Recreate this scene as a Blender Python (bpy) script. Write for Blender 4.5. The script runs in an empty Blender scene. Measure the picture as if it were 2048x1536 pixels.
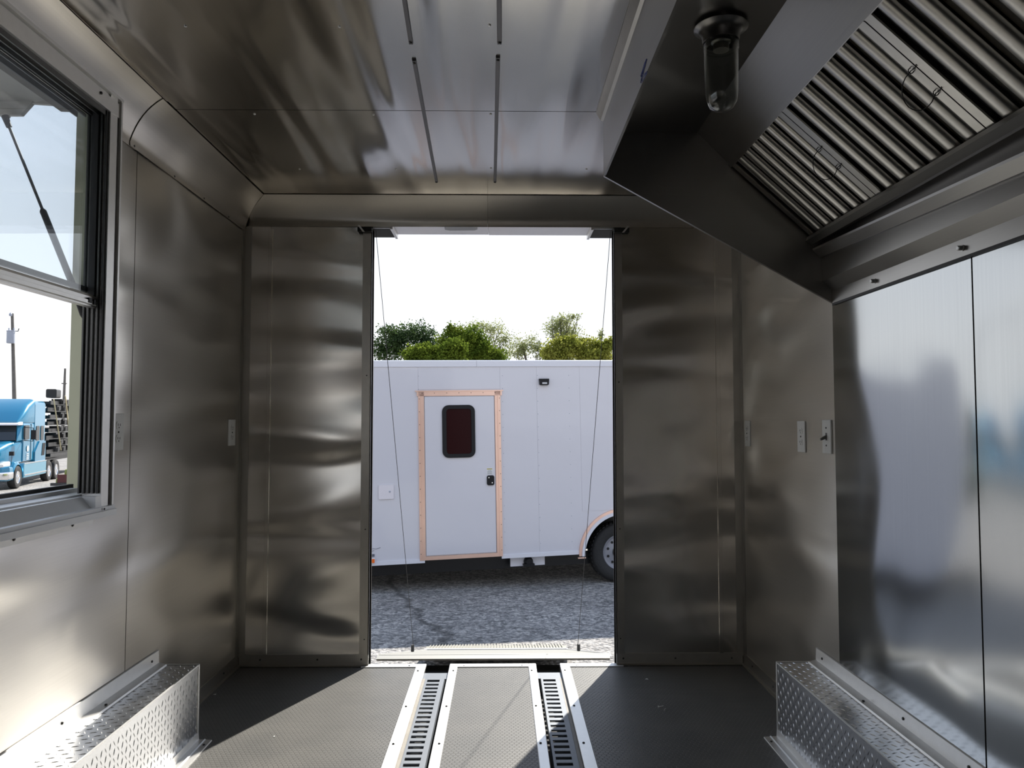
import bpy, bmesh, math, random
import numpy as np
from mathutils import Vector, Matrix
random.seed(7); RNG = np.random.default_rng(7)
PI = math.pi
SC = bpy.context.scene
COL = SC.collection

# ------------------------------------------------------------ camera, sky, sun, exposure
CZ = 1.116; FPX = 1540.0
PSI = math.atan(21/1540.); TH = math.atan(75/1540.)
cam = bpy.data.cameras.new('camera'); cam.sensor_width = 36; cam.lens = FPX/2048*36; cam.sensor_fit = 'HORIZONTAL'
cam.clip_start = 0.02; cam.clip_end = 2000
co = bpy.data.objects.new('camera', cam); COL.objects.link(co)
co.location = (0, 0, CZ); co.rotation_euler = (PI/2+TH, 0, -PSI); SC.camera = co

SC.view_settings.view_transform = 'Standard'; SC.view_settings.look = 'None'
SC.view_settings.gamma = 1; SC.view_settings.use_curve_mapping = False
SC.view_settings.exposure = 0.0
SC.cycles.use_denoising = True
SC.cycles.max_bounces = 12; SC.cycles.diffuse_bounces = 5; SC.cycles.glossy_bounces = 9
SC.cycles.transparent_max_bounces = 16; SC.cycles.sample_clamp_indirect = 6.0
SC.cycles.blur_glossy = 0.6

w = bpy.data.worlds.new('sky'); SC.world = w; w.use_nodes = True
nt = w.node_tree; nt.nodes.clear()
out = nt.nodes.new('ShaderNodeOutputWorld'); bg = nt.nodes.new('ShaderNodeBackground')
tc = nt.nodes.new('ShaderNodeTexCoord'); sp = nt.nodes.new('ShaderNodeSeparateXYZ'); cr = nt.nodes.new('ShaderNodeValToRGB')
nt.links.new(tc.outputs['Generated'], sp.inputs[0]); nt.links.new(sp.outputs['Z'], cr.inputs[0])
cr.color_ramp.elements[0].position = 0.0; cr.color_ramp.elements[0].color = (1.0, 1.0, 1.0, 1)
cr.color_ramp.elements[1].position = 1.0; cr.color_ramp.elements[1].color = (0.34, 0.50, 0.80, 1)
e = cr.color_ramp.elements.new(0.45); e.color = (0.74, 0.83, 0.98, 1)
nt.links.new(cr.outputs[0], bg.inputs[0]); bg.inputs[1].default_value = 1.25
nt.links.new(bg.outputs[0], out.inputs[0])

SUN_DIR = Vector((-0.4405, -1.0, -0.93))
sl = bpy.data.lights.new('sun', 'SUN'); sl.energy = 9.5; sl.angle = math.radians(0.6); sl.color = (1.0, 0.95, 0.86)
so = bpy.data.objects.new('sun', sl); COL.objects.link(so)
so.rotation_euler = SUN_DIR.to_track_quat('-Z', 'Y').to_euler(); so.location = (4, 10, 10)

# ------------------------------------------------------------ pixel -> real point on a known plane
_f = Vector((math.sin(PSI)*math.cos(TH), math.cos(PSI)*math.cos(TH), math.sin(TH)))
_r = Vector((math.cos(PSI), -math.sin(PSI), 0)); _u = _r.cross(_f)
def at(x, y, X=None, Y=None, Z=None):
    d = _f + _r*((x-1024)/FPX) + _u*((768-y)/FPX)
    t = X/d.x if X is not None else (Y/d.y if Y is not None else (Z-CZ)/d.z)
    return Vector((d.x*t, d.y*t, d.z*t+CZ))

# ------------------------------------------------------------ materials
def nodes(name):
    m = bpy.data.materials.new(name); m.use_nodes = True
    t = m.node_tree; b = t.nodes['Principled BSDF']
    return m, t, b
def N(t, kind, **kw):
    n = t.nodes.new('ShaderNode'+kind)
    for k, v in kw.items():
        if k.startswith('i_'):
            key = k[2:]; key = int(key) if key.isdigit() else key.replace('_', ' ')
            n.inputs[key].default_value = v
        else: setattr(n, k, v)
    return n
def L(t, a, b): t.links.new(a, b)
def coords(t, scale=(1, 1, 1), rot=(0, 0, 0)):
    tc = N(t, 'TexCoord'); mp = N(t, 'Mapping'); mp.inputs['Scale'].default_value = scale; mp.inputs['Rotation'].default_value = rot
    L(t, tc.outputs['Object'], mp.inputs[0]); return mp.outputs[0]
def plain(name, col, rough=.5, metal=0., spec=.5, coat=0., noise=.0, nscale=20., bump=0., bscale=60.):
    m, t, b = nodes(name)
    b.inputs['Base Color'].default_value = (*col, 1); b.inputs['Roughness'].default_value = rough
    b.inputs['Metallic'].default_value = metal; b.inputs['Specular IOR Level'].default_value = spec
    b.inputs['Coat Weight'].default_value = coat
    if noise:
        v = coords(t); n = N(t, 'TexNoise', i_Scale=nscale, i_Detail=5.); L(t, v, n.inputs[0])
        mx = N(t, 'Mix', data_type='RGBA'); L(t, n.outputs[0], mx.inputs[0])
        mx.inputs[6].default_value = (*[c*(1-noise) for c in col], 1); mx.inputs[7].default_value = (*[min(1, c*(1+noise)) for c in col], 1)
        L(t, mx.outputs[2], b.inputs['Base Color'])
    if bump:
        v = coords(t); n = N(t, 'TexNoise', i_Scale=bscale, i_Detail=4.); L(t, v, n.inputs[0])
        bp = N(t, 'Bump', i_Strength=1., i_Distance=bump); L(t, n.outputs[0], bp.inputs['Height']); L(t, bp.outputs[0], b.inputs['Normal'])
    return m
def sheet(name, col, rough, tangent, aniso, warp_scale, warp_map, warp, grain_map=(3, 3, 300), var=.05):
    """brushed sheet metal: stretched highlights, oil-canning, faint grain and smears"""
    m, t, b = nodes(name)
    b.inputs['Metallic'].default_value = 1
    b.inputs['Anisotropic'].default_value = aniso
    cx = N(t, 'CombineXYZ'); [setattr(cx.inputs[i], 'default_value', tangent[i]) for i in range(3)]
    L(t, cx.outputs[0], b.inputs['Tangent'])
    g = N(t, 'TexNoise', i_Scale=1., i_Detail=3.); L(t, coords(t, grain_map), g.inputs[0])
    g2 = N(t, 'TexNoise', i_Scale=2.2, i_Detail=3.); L(t, coords(t), g2.inputs[0])
    mx = N(t, 'Mix', data_type='RGBA'); L(t, g.outputs[0], mx.inputs[0])
    mx.inputs[6].default_value = (*[c*(1-var) for c in col], 1); mx.inputs[7].default_value = (*[c*(1+var) for c in col], 1)
    L(t, mx.outputs[2], b.inputs['Base Color'])
    mr = N(t, 'MapRange'); mr.inputs[3].default_value = rough*.95; mr.inputs[4].default_value = rough*1.07
    L(t, g2.outputs[0], mr.inputs[0]); L(t, mr.outputs[0], b.inputs['Roughness'])
    n = N(t, 'TexNoise', i_Scale=warp_scale, i_Detail=1.0, i_Distortion=.4); L(t, coords(t, warp_map), n.inputs[0])
    bp = N(t, 'Bump', i_Strength=1., i_Distance=warp); L(t, n.outputs[0], bp.inputs['Height']); L(t, bp.outputs[0], b.inputs['Normal'])
    return m

M = {}
ALU = (.74, .705, .65)
M['wall'] = sheet('brushed_aluminium_wall', ALU, .30, (0, 0, 1), .35, 1.3, (.9, .9, 2.1), .07)
M['wallback'] = sheet('brushed_aluminium_rear_wall', ALU, .215, (0, 0, 1), .30, 1.25, (.75, 1.0, 2.5), .060)
M['ceil'] = sheet('brushed_aluminium_ceiling', ALU, .17, (0, 1, 0), .45, 1.3, (4.2, .40, 1), .030, (300, 3, 3))
M['cove'] = sheet('brushed_aluminium_cove', (.66, .62, .56), .31, (0, 1, 0), .3, 1.3, (1, 1, 1), .03, (200, 3, 200))
M['stain'] = sheet('stainless_sheet', (.46, .475, .48), .12, (0, 0, 1), .5, 1.1, (1, 1.5, 1.3), .022, (3, 120, 2))
M['hood'] = sheet('stainless_hood', (.37, .36, .345), .30, (0, 0, 1), .3, 1.3, (1, 1, 1), .015)
M['filter'] = plain('baffle_steel', (.55, .535, .50), .30, 1., noise=.12, nscale=30)
M['trim'] = plain('mill_aluminium', (.76, .75, .73), .42, .85, noise=.06, nscale=40)
M['rail'] = plain('grey_rail', (.16, .155, .16), .45, .6)
M['trimdull'] = plain('dull_aluminium_trim', (.50, .48, .44), .36, 1., noise=.08, nscale=25)
M['bright'] = plain('bright_aluminium_strip', (.86, .86, .85), .42, .75, noise=.04, nscale=30)
M['diamond'] = plain('diamond_plate', (.70, .71, .73), .24, 1., noise=.06, nscale=20)
M['grate'] = plain('galvanised_grate', (.17, .185, .21), .5, .5, noise=.10, nscale=40)
M['track'] = plain('dark_window_track', (.10, .10, .098), .42, .6)
M['gasket'] = plain('black_gasket', (.03, .03, .032), .55)
M['black'] = plain('black_plastic', (.014, .014, .016), .45, 0, .2)
M['steel_dark'] = plain('dark_steel', (.05, .05, .052), .5, .6, noise=.3)
M['hinge'] = plain('hinge_aluminium', (.55, .53, .48), .5, .3)
M['hingedull'] = plain('ribbed_flap_aluminium', (.26, .25, .21), .6, .0, noise=.1)
M['silltrim'] = plain('satin_sill_aluminium', (.80, .81, .82), .45, .35, noise=.05, nscale=20)
M['ledge'] = plain('drain_ledge', (.26, .24, .21), .6, 0, noise=.25)
M['recess_shade'] = plain('drain_pit', (.012, .012, .012), .8)  # near-black colour stands in for shade inside recesses and gaps
M['core'] = plain('wall_core', (.035, .03, .026), .8)
M['screw'] = plain('screw_head', (.09, .09, .088), .38, .9)
M['bolt'] = plain('hex_bolt', (.55, .55, .54), .3, .8)
M['plate'] = plain('white_outlet_plastic', (.62, .62, .60), .38)
M['slot'] = plain('outlet_slot', (.05, .05, .05), .5)
M['white'] = plain('white_trailer_skin', (.635, .625, .675), .16, 0, .5, .3, bump=.012, bscale=1.3)
M['whitetrim'] = plain('white_painted_trim', (.70, .70, .76), .28)
M['warm_reflect_trim'] = plain('door_trim_warm_reflection', (.86, .60, .50), .34, .85, noise=.08, nscale=8)  # warm reflection put into the polished aluminium's base colour
M['chrome'] = plain('chrome', (.82, .82, .83), .12, 1.)
M['tyre'] = plain('tyre_rubber', (.018, .018, .019), .75, bump=.004, bscale=40)
M['rim'] = plain('grey_wheel_rim', (.27, .275, .31), .42, .15)
M['redglass'] = plain('dark_red_glass', (.020, .002, .003), .25, 0, .12)
M['darkglass'] = plain('dark_glass', (.02, .025, .03), .06, 0, .6)
M['orange'] = plain('amber_marker', (.85, .16, .02), .25)
M['yellow'] = plain('warning_yellow', (.75, .62, .08), .5)
M['ink'] = plain('grey_ink', (.12, .13, .16), .6)
M['blueink'] = plain('blue_marker_ink', (.03, .05, .22), .5)
M['wood'] = plain('weathered_pole_wood', (.13, .12, .11), .85, noise=.3, nscale=3)
M['greycan'] = plain('transformer_grey', (.34, .37, .44), .5)
M['bark'] = plain('tree_bark', (.12, .10, .075), .9, noise=.3, nscale=2)
M['blue'] = plain('blue_truck_paint', (.012, .185, .33), .22, .25, .5, .8)
M['sand'] = plain('silver_fairing', (.55, .58, .60), .3, .8)
M['olive'] = plain('olive_green_paint', (.16, .19, .035), .45, noise=.2, nscale=5)
M['redlens'] = plain('dark_red_lens', (.07, .008, .01), .3)
M['strap'] = plain('yellow_strap', (.55, .48, .30), .7)
M['framesteel'] = plain('black_chassis_paint', (.015, .015, .016), .35, .2)
M['flap'] = plain('dirty_white_aluminium', (.55, .52, .47), .5, .1, noise=.25, nscale=6)
M['beam'] = plain('dusty_header', (.20, .18, .155), .7, .2, noise=.4, nscale=14)
M['jamb'] = plain('outer_jamb_green_reflection', (.40, .41, .31), .42, .6, noise=.05, nscale=12)  # greenish-beige reflection tinted into the pale aluminium
M['chip'] = plain('white_chip', (.8, .8, .78), .6)

def rubber():
    m, t, b = nodes('hex_rubber_mat')
    b.inputs['Roughness'].default_value = .44; b.inputs['Specular IOR Level'].default_value = .5
    tcn = N(t, 'TexCoord'); mp = N(t, 'Mapping')
    s = 1/.0165
    mp.inputs['Scale'].default_value = (s, s, 0); L(t, tcn.outputs['Object'], mp.inputs[0])
    def cell(off):
        a = N(t, 'VectorMath', operation='ADD'); a.inputs[1].default_value = off; L(t, mp.outputs[0], a.inputs[0])
        wv = N(t, 'VectorMath', operation='WRAP'); wv.inputs[1].default_value = (.5, .866, .5); wv.inputs[2].default_value = (-.5, -.866, -.5)
        L(t, a.outputs[0], wv.inputs[0]); ln = N(t, 'VectorMath', operation='LENGTH'); L(t, wv.outputs[0], ln.inputs[0])
        return wv.outputs[0], ln.outputs['Value']
    a, la = cell((0, 0, 0)); c, lc = cell((.5, .866, 0))
    lt = N(t, 'Math', operation='LESS_THAN'); L(t, lc, lt.inputs[0]); L(t, la, lt.inputs[1])
    mx = N(t, 'Mix', data_type='VECTOR'); L(t, lt.outputs[0], mx.inputs[0]); L(t, a, mx.inputs[4]); L(t, c, mx.inputs[5])
    ab = N(t, 'VectorMath', operation='ABSOLUTE'); L(t, mx.outputs[1], ab.inputs[0])
    d = N(t, 'VectorMath', operation='DOT_PRODUCT'); d.inputs[1].default_value = (.5, .866, 0); L(t, ab.outputs[0], d.inputs[0])
    sx = N(t, 'SeparateXYZ'); L(t, ab.outputs[0], sx.inputs[0])
    mxm = N(t, 'Math', operation='MAXIMUM'); L(t, d.outputs['Value'], mxm.inputs[0]); L(t, sx.outputs[0], mxm.inputs[1])
    mr = N(t, 'MapRange', interpolation_type='SMOOTHSTEP'); mr.inputs[1].default_value = .40; mr.inputs[2].default_value = .47
    mr.inputs[3].default_value = 1; mr.inputs[4].default_value = 0; L(t, mxm.outputs[0], mr.inputs[0])
    bp = N(t, 'Bump', i_Strength=1., i_Distance=.0020); L(t, mr.outputs[0], bp.inputs['Height']); L(t, bp.outputs[0], b.inputs['Normal'])
    n = N(t, 'TexNoise', i_Scale=5., i_Detail=6.); L(t, tcn.outputs['Object'], n.inputs[0])
    cx = N(t, 'Mix', data_type='RGBA'); L(t, n.outputs[0], cx.inputs[0])
    cx.inputs[6].default_value = (.088, .089, .088, 1); cx.inputs[7].default_value = (.155, .150, .140, 1)
    L(t, cx.outputs[2], b.inputs['Base Color'])
    return m
M['rubber'] = rubber()

def gravel():
    m, t, b = nodes('grey_gravel')
    b.inputs['Roughness'].default_value = .85
    v = coords(t)
    vo = N(t, 'TexVoronoi', i_Scale=26.); L(t, v, vo.inputs[0])
    vo2 = N(t, 'TexVoronoi', i_Scale=60.); L(t, v, vo2.inputs[0])
    bw = N(t, 'SeparateXYZ'); L(t, vo.outputs['Color'], bw.inputs[0])
    bw2 = N(t, 'SeparateXYZ'); L(t, vo2.outputs['Color'], bw2.inputs[0])
    av = N(t, 'Math', operation='ADD'); L(t, bw.outputs[0], av.inputs[0]); L(t, bw2.outputs[0], av.inputs[1])
    r = N(t, 'ValToRGB'); hv = N(t, 'Math', operation='MULTIPLY'); hv.inputs[1].default_value = .5; L(t, av.outputs[0], hv.inputs[0]); L(t, hv.outputs[0], r.inputs[0])
    r.color_ramp.elements[0].position = .12; r.color_ramp.elements[0].color = (.09, .087, .085, 1)
    r.color_ramp.elements[1].position = .92; r.color_ramp.elements[1].color = (.50, .465, .43, 1)
    k = r.color_ramp.elements.new(.5); k.color = (.225, .215, .208, 1)
    # large patches
    n = N(t, 'TexNoise', i_Scale=.9, i_Detail=5.); L(t, v, n.inputs[0])
    mr = N(t, 'MapRange'); mr.inputs[1].default_value = .3; mr.inputs[2].default_value = .75; mr.inputs[3].default_value = .8; mr.inputs[4].default_value = 1.2; L(t, n.outputs[0], mr.inputs[0])
    # a dark wet crack running over the yard towards the ramp
    sx = N(t, 'SeparateXYZ'); L(t, v, sx.inputs[0])
    nn = N(t, 'TexNoise', i_Scale=2.2, i_Detail=6.); L(t, v, nn.inputs[0])
    ln = N(t, 'Math', operation='MULTIPLY_ADD'); L(t, sx.outputs[1], ln.inputs[0]); ln.inputs[1].default_value = .31; ln.inputs[2].default_value = -1.55
    dd = N(t, 'Math', operation='ADD'); L(t, sx.outputs[0], dd.inputs[0]); L(t, ln.outputs[0], dd.inputs[1])
    wob = N(t, 'Math', operation='MULTIPLY_ADD'); L(t, nn.outputs[0], wob.inputs[0]); wob.inputs[1].default_value = .55; wob.inputs[2].default_value = -.27
    d2 = N(t, 'Math', operation='ADD'); L(t, dd.outputs[0], d2.inputs[0]); L(t, wob.outputs[0], d2.inputs[1])
    ab = N(t, 'Math', operation='ABSOLUTE'); L(t, d2.outputs[0], ab.inputs[0])
    cr_ = N(t, 'MapRange', interpolation_type='SMOOTHSTEP'); cr_.inputs[1].default_value = .01; cr_.inputs[2].default_value = .07; cr_.inputs[3].default_value = .45; cr_.inputs[4].default_value = 1.; L(t, ab.outputs[0], cr_.inputs[0])
    yl = N(t, 'MapRange', interpolation_type='SMOOTHSTEP'); yl.inputs[1].default_value = 9.5; yl.inputs[2].default_value = 10.5; yl.inputs[3].default_value = 0.; yl.inputs[4].default_value = 1.; L(t, sx.outputs[1], yl.inputs[0])
    mxx = N(t, 'Math', operation='MAXIMUM'); L(t, cr_.outputs[0], mxx.inputs[0]); L(t, yl.outputs[0], mxx.inputs[1])
    m1 = N(t, 'Math', operation='MULTIPLY'); L(t, mr.outputs[0], m1.inputs[0]); L(t, mxx.outputs[0], m1.inputs[1])
    sc = N(t, 'VectorMath', operation='SCALE'); L(t, r.outputs[0], sc.inputs[0]); L(t, m1.outputs[0], sc.inputs['Scale'])
    L(t, sc.outputs[0], b.inputs['Base Color'])
    bp = N(t, 'Bump', i_Strength=1., i_Distance=.02); L(t, vo.outputs['Distance'], bp.inputs['Height']); bp.invert = True
    L(t, bp.outputs[0], b.inputs['Normal'])
    return m
M['gravel'] = gravel()

def glass(name, tint, refl=1.0):
    m, t, b = nodes(name); t.nodes.remove(b)
    o = t.nodes['Material Output']
    tr = N(t, 'BsdfTransparent'); tr.inputs[0].default_value = (*tint, 1)
    gl = N(t, 'BsdfGlossy'); gl.inputs['Roughness'].default_value = .01
    fr = N(t, 'Fresnel'); ge = N(t, 'NewGeometry'); io = N(t, 'Mix', data_type='FLOAT'); io.inputs[2].default_value = 1.5; io.inputs[3].default_value = 1/1.5
    L(t, ge.outputs['Backfacing'], io.inputs[0]); L(t, io.outputs[0], fr.inputs[0]); mu = N(t, 'Math', operation='MULTIPLY', use_clamp=True); mu.inputs[1].default_value = refl; L(t, fr.outputs[0], mu.inputs[0])
    mx = N(t, 'MixShader'); L(t, mu.outputs[0], mx.inputs[0]); L(t, tr.outputs[0], mx.inputs[1]); L(t, gl.outputs[0], mx.inputs[2]); L(t, mx.outputs[0], o.inputs[0])
    return m
M['glass_sash'] = glass('sash_glass', (.93, .955, .97), 1.1)
M['glass_fixed'] = glass('fixed_glass', (.955, .975, .985), .8)
M['glass_jar'] = glass('jar_glass', (.90, .91, .90), 1.8)

def leafmat(name, c1, c2):
    m, t, b = nodes(name); o = t.nodes['Material Output']; t.nodes.remove(b)
    n = N(t, 'TexNoise', i_Scale=.9, i_Detail=4.); L(t, coords(t), n.inputs[0])
    mx = N(t, 'Mix', data_type='RGBA'); mx.inputs[6].default_value = (*c1, 1); mx.inputs[7].default_value = (*c2, 1)
    mr = N(t, 'MapRange'); mr.inputs[1].default_value = .35; mr.inputs[2].default_value = .65; L(t, n.outputs[0], mr.inputs[0]); L(t, mr.outputs[0], mx.inputs[0])
    d = N(t, 'BsdfDiffuse'); tl = N(t, 'BsdfTranslucent'); L(t, mx.outputs[2], d.inputs[0]); L(t, mx.outputs[2], tl.inputs[0])
    ms = N(t, 'MixShader'); ms.inputs[0].default_value = .45; L(t, d.outputs[0], ms.inputs[1]); L(t, tl.outputs[0], ms.inputs[2]); L(t, ms.outputs[0], o.inputs[0])
    return m
M['leaf_dark'] = leafmat('dark_green_leaves', (.035, .062, .028), (.085, .13, .045))
M['leaf_mid'] = leafmat('green_leaves', (.06, .10, .015), (.16, .21, .03))
M['leaf_yellow'] = leafmat('yellow_green_leaves', (.17, .20, .03), (.36, .36, .08))
M['leaf_pale'] = leafmat('pale_leaves', (.22, .25, .10), (.36, .38, .18))

# ------------------------------------------------------------ mesh builder
ORG = {}
def link(o):
    COL.objects.link(o); return o
def tag(o, label=None, cat=None, group=None, kind=None):
    if label: o['label'] = label
    if cat: o['category'] = cat
    if group: o['group'] = group
    if kind: o['kind'] = kind
    return o
def empty(name, loc, label, cat, group=None, kind=None, rot=None):
    o = bpy.data.objects.new(name, None); link(o); o.location = loc; o.empty_display_size = .05
    if rot is not None:
        o.rotation_euler = rot; ORG[o.name] = Vector((0, 0, 0))
    else: ORG[o.name] = Vector(loc)
    return tag(o, label, cat, group, kind)
class MB:
    def __init__(s): s.v = []; s.f = []
    def add(s, vs, fs):
        b = len(s.v); s.v += [tuple(p) for p in vs]; s.f += [tuple(i+b for i in f) for f in fs]; return s
    def box(s, x0, x1, y0, y1, z0, z1):
        x0, x1 = sorted((x0, x1)); y0, y1 = sorted((y0, y1)); z0, z1 = sorted((z0, z1))
        return s.add([(x0,y0,z0),(x1,y0,z0),(x1,y1,z0),(x0,y1,z0),(x0,y0,z1),(x1,y0,z1),(x1,y1,z1),(x0,y1,z1)],
                     [(0,3,2,1),(4,5,6,7),(0,1,5,4),(1,2,6,5),(2,3,7,6),(3,0,4,7)])
    def prism(s, poly, axis, a, b):
        n = len(poly)
        def P(p, t):
            return (t, p[0], p[1]) if axis == 'x' else ((p[0], t, p[1]) if axis == 'y' else (p[0], p[1], t))
        return s.add([P(p, a) for p in poly]+[P(p, b) for p in poly],
                     [tuple(range(n)), tuple(range(2*n-1, n-1, -1))]+[(i, (i+1) % n+0, (i+1) % n+n, i+n) for i in range(n)])
    def strip(s, path, th, axis, a, b):
        """bent sheet: open 2D path given thickness th, extruded along axis"""
        n = len(path); off = []
        for i in range(n):
            p0 = Vector(path[max(i-1, 0)]); p1 = Vector(path[min(i+1, n-1)])
            d = (p1-p0).normalized(); off.append((path[i][0]-d.y*th, path[i][1]+d.x*th))
        return s.prism(list(path)+off[::-1], axis, a, b)
    def tube(s, pts, r, n=8, cap=True):
        pts = [Vector(p) for p in pts]; rs = r if isinstance(r, (list, tuple)) else [r]*len(pts); b = len(s.v)
        prev = None
        for i, p in enumerate(pts):
            d = (pts[min(i+1, len(pts)-1)]-pts[max(i-1, 0)]).normalized()
            if prev is None: prev = d.cross(Vector((0, 0, 1)) if abs(d.z) < .9 else Vector((1, 0, 0))).normalized()
            u = (prev-d*prev.dot(d)).normalized(); w_ = d.cross(u); prev = u
            for k in range(n):
                a = 2*PI*k/n; s.v.append(tuple(p+(u*math.cos(a)+w_*math.sin(a))*rs[i]))
        for i in range(len(pts)-1):
            for k in range(n):
                s.f.append((b+i*n+k, b+i*n+(k+1) % n, b+(i+1)*n+(k+1) % n, b+(i+1)*n+k))
        if cap:
            s.f.append(tuple(b+k for k in range(n))[::-1]); s.f.append(tuple(b+(len(pts)-1)*n+k for k in range(n)))
        return s
    def lathe(s, prof, c, axis='z', n=24, closed=False):
        """prof: (radius, height) pairs turned about the axis through c"""
        b = len(s.v); c = Vector(c)
        for r, h in prof:
            for k in range(n):
                a = 2*PI*k/n; x, y = r*math.cos(a), r*math.sin(a)
                s.v.append(tuple(c+(Vector((x, y, h)) if axis == 'z' else Vector((x, h, y)) if axis == 'y' else Vector((h, x, y)))))
        m = len(prof); rng = m if closed else m-1
        for i in range(rng):
            for k in range(n):
                j = (i+1) % m
                s.f.append((b+i*n+k, b+i*n+(k+1) % n, b+j*n+(k+1) % n, b+j*n+k))
        if not closed:
            if prof[0][0] > 1e-5: s.f.append(tuple(b+k for k in range(n)))
            if prof[-1][0] > 1e-5: s.f.append(tuple(b+(m-1)*n+k for k in range(n)))
        return s
    def loft(s, rings):
        b = len(s.v); n = len(rings[0])
        for r in rings: s.v += [tuple(p) for p in r]
        for i in range(len(rings)-1):
            for k in range(n):
                s.f.append((b+i*n+k, b+i*n+(k+1) % n, b+(i+1)*n+(k+1) % n, b+(i+1)*n+k))
        s.f.append(tuple(b+k for k in range(n))[::-1]); s.f.append(tuple(b+(len(rings)-1)*n+k for k in range(n)))
        return s
    def mesh(s, name, mat, org, smooth=None, fix=True):
        me = bpy.data.meshes.new(name)
        vs = [(x-org[0], y-org[1], z-org[2]) for x, y, z in s.v]
        me.from_pydata(vs, [], s.f); me.update()
        if fix:
            bm = bmesh.new(); bm.from_mesh(me); bmesh.ops.remove_doubles(bm, verts=bm.verts, dist=1e-6)
            bmesh.ops.recalc_face_normals(bm, faces=bm.faces); bm.to_mesh(me); bm.free()
        me.materials.append(M[mat] if isinstance(mat, str) else mat)
        if smooth is not None:
            me.shade_smooth(); me.set_sharp_from_angle(angle=math.radians(smooth))
        return me
    def build(s, name, mat, parent=None, smooth=None, bev=0, org=None, label=None, kind=None, fix=True):
        if parent is not None: og = ORG[parent.name]
        else: og = Vector(org) if org is not None else Vector((0, 0, 0))
        o = bpy.data.objects.new(name, s.mesh(name, mat, og, smooth, fix)); link(o)
        if parent is not None: o.parent = parent
        else: o.location = og
        ORG[o.name] = og
        if bev:
            md = o.modifiers.new('bevel', 'BEVEL'); md.width = bev; md.segments = 2; md.limit_method = 'ANGLE'; md.angle_limit = math.radians(40)
        if label: o['label'] = label
        if kind: o['kind'] = kind
        return o
def box(name, mat, x0, x1, y0, y1, z0, z1, parent=None, **k):
    return MB().box(x0, x1, y0, y1, z0, z1).build(name, mat, parent, **k)
def place(name, me, loc, parent, rot=(0, 0, 0)):
    o = bpy.data.objects.new(name, me); link(o); o.parent = parent; o.location = Vector(loc)-ORG[parent.name]; o.rotation_euler = rot
    ORG[o.name] = Vector(loc); return o

# shared screw head: points along +Z locally
def head_mesh(name, r, h, mat, n=10):
    return MB().lathe([(r*1.0, 0), (r, h*.45), (r*.75, h*.85), (r*.3, h)], (0, 0, 0), 'z', n).mesh(name, mat, (0, 0, 0), 40)
SCREW = head_mesh('screw', .0045, .004, 'screw')
SCREW_S = head_mesh('screw_small', .0032, .0025, 'screw')
SCREW_B = head_mesh('screw_bright', .0042, .003, 'trim')
BOLT = MB().lathe([(.0075, 0), (.0075, .002), (.0062, .0021), (.0062, .012), (.0045, .0135)], (0, 0, 0), 'z', 12).mesh('bolt', 'bolt', (0, 0, 0), 30)
RX = {'+x': (0, PI/2, 0), '-x': (0, -PI/2, 0), '-y': (PI/2, 0, 0), '+y': (-PI/2, 0, 0), '+z': (0, 0, 0), '-z': (PI, 0, 0)}
def screw(p, d, parent, me=None, name='screw'): return place(name, me or SCREW, p, parent, RX[d])

# ------------------------------------------------------------ dimensions
XL, XR, YB, ZC = -1.205, 1.12, 3.59, 2.165
YF = -2.1
DL, DR, DT = -.607, .528, 2.0
PT = .003           # sheet thickness
YH = 2.56           # far end of hood

# ============================================================ SETTING: trailer shell
# floor slab with two drain pits
fl = MB()
fl.box(XL-.05, -.349, YF, 3.60, -.10, -.006)
fl.box(-.236, .159, YF, 3.60, -.10, -.006)
fl.box(.269, XR+.05, YF, 3.60, -.10, -.006)
floor = fl.build('floor', 'core', org=(0, 1, -.1)); tag(floor, 'dark subfloor of the food trailer under the rubber mats', 'floor', kind='structure')
box('drain_pit', 'recess_shade', -.36, -.225, YF, 3.60, -.12, -.07, floor); box('drain_pit', 'recess_shade', .150, .280, YF, 3.60, -.12, -.07, floor)
box('channel_end', 'grate', -.346, -.236, 3.44, 3.52, -.07, -.012, floor)
box('channel_end', 'grate', .159, .269, 3.44, 3.52, -.07, -.012, floor)
for xs in ((-.349, -.332), (.256, .269)):
    box('channel_ledge', 'ledge', xs[0], xs[1], .3, 3.44, -.03, -.011, floor)
box('threshold', 'recess_shade', -.607, .528, 3.60, 3.80, -.16, -.065, floor)  # box coloured black as the shade in the gap before the ramp

# ceiling
cl = box('ceiling', 'core', XL-.05, XR+.05, YF, YB+.07, ZC+PT, ZC+.08, org=(0, 1, ZC)); tag(cl, 'brushed aluminium ceiling of the food trailer with one cross seam', 'ceiling', kind='structure')
for y0, y1 in ((YF, .02), (.024, 2.556), (2.560, YB)):
    box('panel', 'ceil', XL, XR, y0, y1, ZC, ZC+PT, cl)
for (x, y) in [(371,52),(679,53),(979,50),(509,228),(747,229),(981,228),(599,338),(792,338),(982,336),(1173,338)]:
    p = at(x, y, Z=ZC); screw(p, '-z', cl, SCREW_B)
for i, (x, y, L_) in enumerate([(800, 0, None), (822, 85, None)]): pass

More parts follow.
